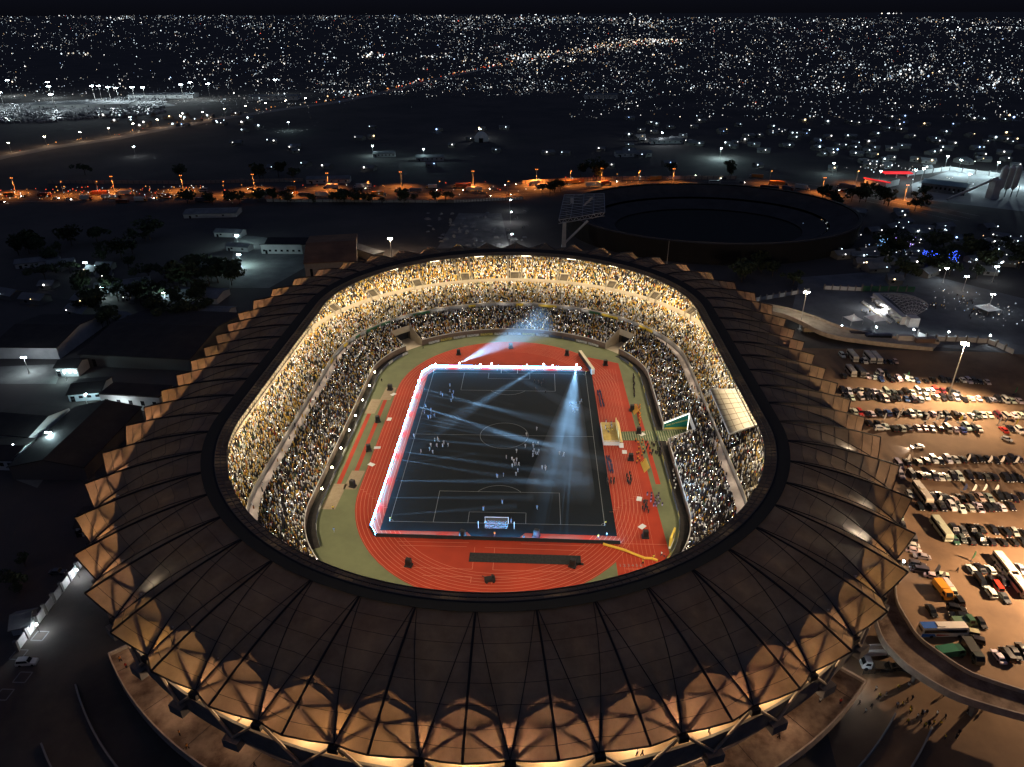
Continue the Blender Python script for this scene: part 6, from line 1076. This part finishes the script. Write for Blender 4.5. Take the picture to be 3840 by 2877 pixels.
# the far town: nobody could count its lights
V, F_, C_ = [], [], []
OC = [(1, 0, 0), (-1, 0, 0), (0, 1, 0), (0, -1, 0), (0, 0, 1), (0, 0, -1)]; OF = [(0, 2, 4), (2, 1, 4), (1, 3, 4), (3, 0, 4), (2, 0, 5), (1, 2, 5), (3, 1, 5), (0, 3, 5)]
def light(px, py, s_, c, e):
    q = B(px, py); d_ = (q-Vector(CP)).length; r = d_/FPX*s_; o = len(V); z = min(12, 3+r)
    for x, y, w_ in OC: V.append((q.x+x*r, q.y+y*r, z+w_*r))
    for f in OF: F_.append(tuple(i+o for i in f)); C_.append((c[0]*e, c[1]*e, c[2]*e, 1))
CC = [(.78, .92, 1.0), (1, .97, .93), (1, .86, .66), (1, .62, .3), (.4, .6, 1), (1, .12, .06)]; cw = (52, 30, 11, 3, 2, .7)
def band(x0, x1, y0, y1, n, smin, smax, slope=0.0):
    for i in range(int(n*1.25)):
        x = rc.uniform(x0, x1); y = rc.uniform(y0, y1)+slope*(x-x0); s_ = .60*(smin+(smax-smin)*rc.random()**4.0); light(x, y, s_, rc.choices(CC, cw)[0], rc.choice((.12, .25, .5, .9, 2.2)))
        if rc.random() < .35: 
            for k in range(rc.randrange(1, 5)): light(x+rc.gauss(0, 22), y+rc.gauss(0, 5), s_*.8, rc.choices(CC, cw)[0], rc.choice((.3, .8)))
band(-60, 1900, 58, 72, 230, .8, 2.2); band(1700, 3900, 66, 90, 330, .8, 2.4)
band(-60, 1900, 70, 190, 520, .9, 2.6); band(1700, 3900, 80, 200, 900, .9, 2.8); band(-60, 900, 190, 360, 110, 1.0, 3.4); band(700, 2000, 200, 345, 380, 1.0, 3.6); band(1900, 3900, 195, 355, 900, 1.0, 3.4); band(2150, 3900, 350, 450, 240, 1.1, 3.4); band(600, 2100, 60, 110, 160, .8, 2.2); band(1150, 2100, 300, 365, 150, 1.0, 2.8); band(0, 1200, 330, 400, 70, 1.1, 3.2)
for x, y, n, sx_, sy_, sz in ((1410, 212, 26, 40, 6, 4.2), (1650, 220, 22, 60, 7, 3.6), (2050, 70, 70, 150, 10, 2.6), (2440, 95, 60, 60, 16, 2.4), (2340, 72, 30, 80, 8, 2.6), (1980, 225, 40, 60, 12, 3.6), (2160, 232, 24, 40, 8, 3.2), (3440, 275, 40, 70, 14, 4.2), (3350, 300, 24, 50, 6, 3.2), (3100, 330, 26, 70, 14, 3.4), (2800, 225, 24, 40, 12, 3.0), (3180, 255, 18, 40, 8, 3.0), (3335, 30, 8, 14, 3, 3.5), (3800, 310, 18, 40, 5, 2.8), (3720, 325, 12, 14, 16, 4.0), (800, 232, 20, 90, 12, 3.4), (300, 210, 14, 30, 6, 3.4), (1000, 372, 24, 60, 10, 3.6), (1330, 360, 24, 60, 10, 3.6), (2500, 165, 18, 25, 6, 3.2), (3750, 108, 30, 70, 3, 2.2), (415, 36, 0, 1, 1, 1), (450, 70, 10, 30, 3, 2.6), (400, 40, 0, 0, 0, 0), (2870, 120, 20, 300, 20, 2)):
    for i in range(n): light(rc.gauss(x, sx_ or 1), max(52, rc.gauss(y, sy_ or 1)), rc.uniform(.7, sz*.75), rc.choices(CC, cw)[0], rc.choice((.25, .6, 1.6)))
for i in range(420):                                       # head and tail lights along the highway into the town
    p, d = along(HW, .40+.60*rc.random()**.8); n_ = Vector((-d.y, d.x, 0)); q = p+n_*rc.gauss(0, 40)*(p.y/1500); im, _z = project([(q.x, q.y, 1)]); light(im[0][0], im[0][1], rc.uniform(.6, 1.7), rc.choices([(1, .95, .86), (1, .15, .06), (1, .66, .32)], (8, 1, 3))[0], rc.choice((.3, .8, 1.6)))
for i in range(90): p, d = along(HW, rc.uniform(.0, .42)); n_ = Vector((-d.y, d.x, 0)); q = p+n_*rc.choice((-7, -3, 3, 7)); im, _z = project([(q.x, q.y, 1)]); light(im[0][0], im[0][1], rc.uniform(.8, 2.0), rc.choices([(1, .9, .75), (1, .12, .05), (1, .4, .1)], (3, 4, 4))[0], rc.choice((.4, .8, 1.2)))
for i in range(300):                                       # lamps of the traffic under the orange lights
    s = rc.choice((rc.uniform(0, .25), rc.random()*.7)); p, d = along(RP, s); n_ = Vector((-d.y, d.x, 0)); q = p+n_*rc.uniform(-12, 38); im, _z = project([(q.x, q.y, 1)]); light(im[0][0], im[0][1], rc.uniform(.7, 1.9), rc.choices([(1, .92, .8), (1, .10, .04), (1, .38, .08), (.6, .8, 1)], (4, 5, 6, 1))[0], rc.choice((.4, .8, 1.2)))
for i in range(260): x, y, sx_, sy_ = rc.choice(((3330, 930, 60, 22), (3360, 965, 40, 14), (3660, 1010, 70, 14), (3780, 915, 50, 20), (3130, 850, 50, 14), (3700, 1200, 60, 22), (3300, 640, 60, 10), (3640, 700, 140, 25), (3560, 1145, 60, 25))); light(rc.gauss(x, sx_), rc.gauss(y, sy_), rc.uniform(.7, 2.0), rc.choices(CC, cw)[0], rc.choice((.15, .4, 1)))
me = bpy.data.meshes.new('city_lights'); me.from_pydata(V, [], F_); a_ = me.attributes.new('col', 'FLOAT_COLOR', 'FACE'); a_.data.foreach_set('color', np.array(C_, np.float32).ravel()); me.materials.append(attr_mat('town_lamp_glow', emit=2.0)); me.update(); o = bpy.data.objects.new('city_lights', me); COL.objects.link(o); tag(o, 'countless small white and warm lights of the town spread to the horizon', 'lights', kind='stuff')
print('HOUSES', nh, 'LIGHTS', len(V)//6)
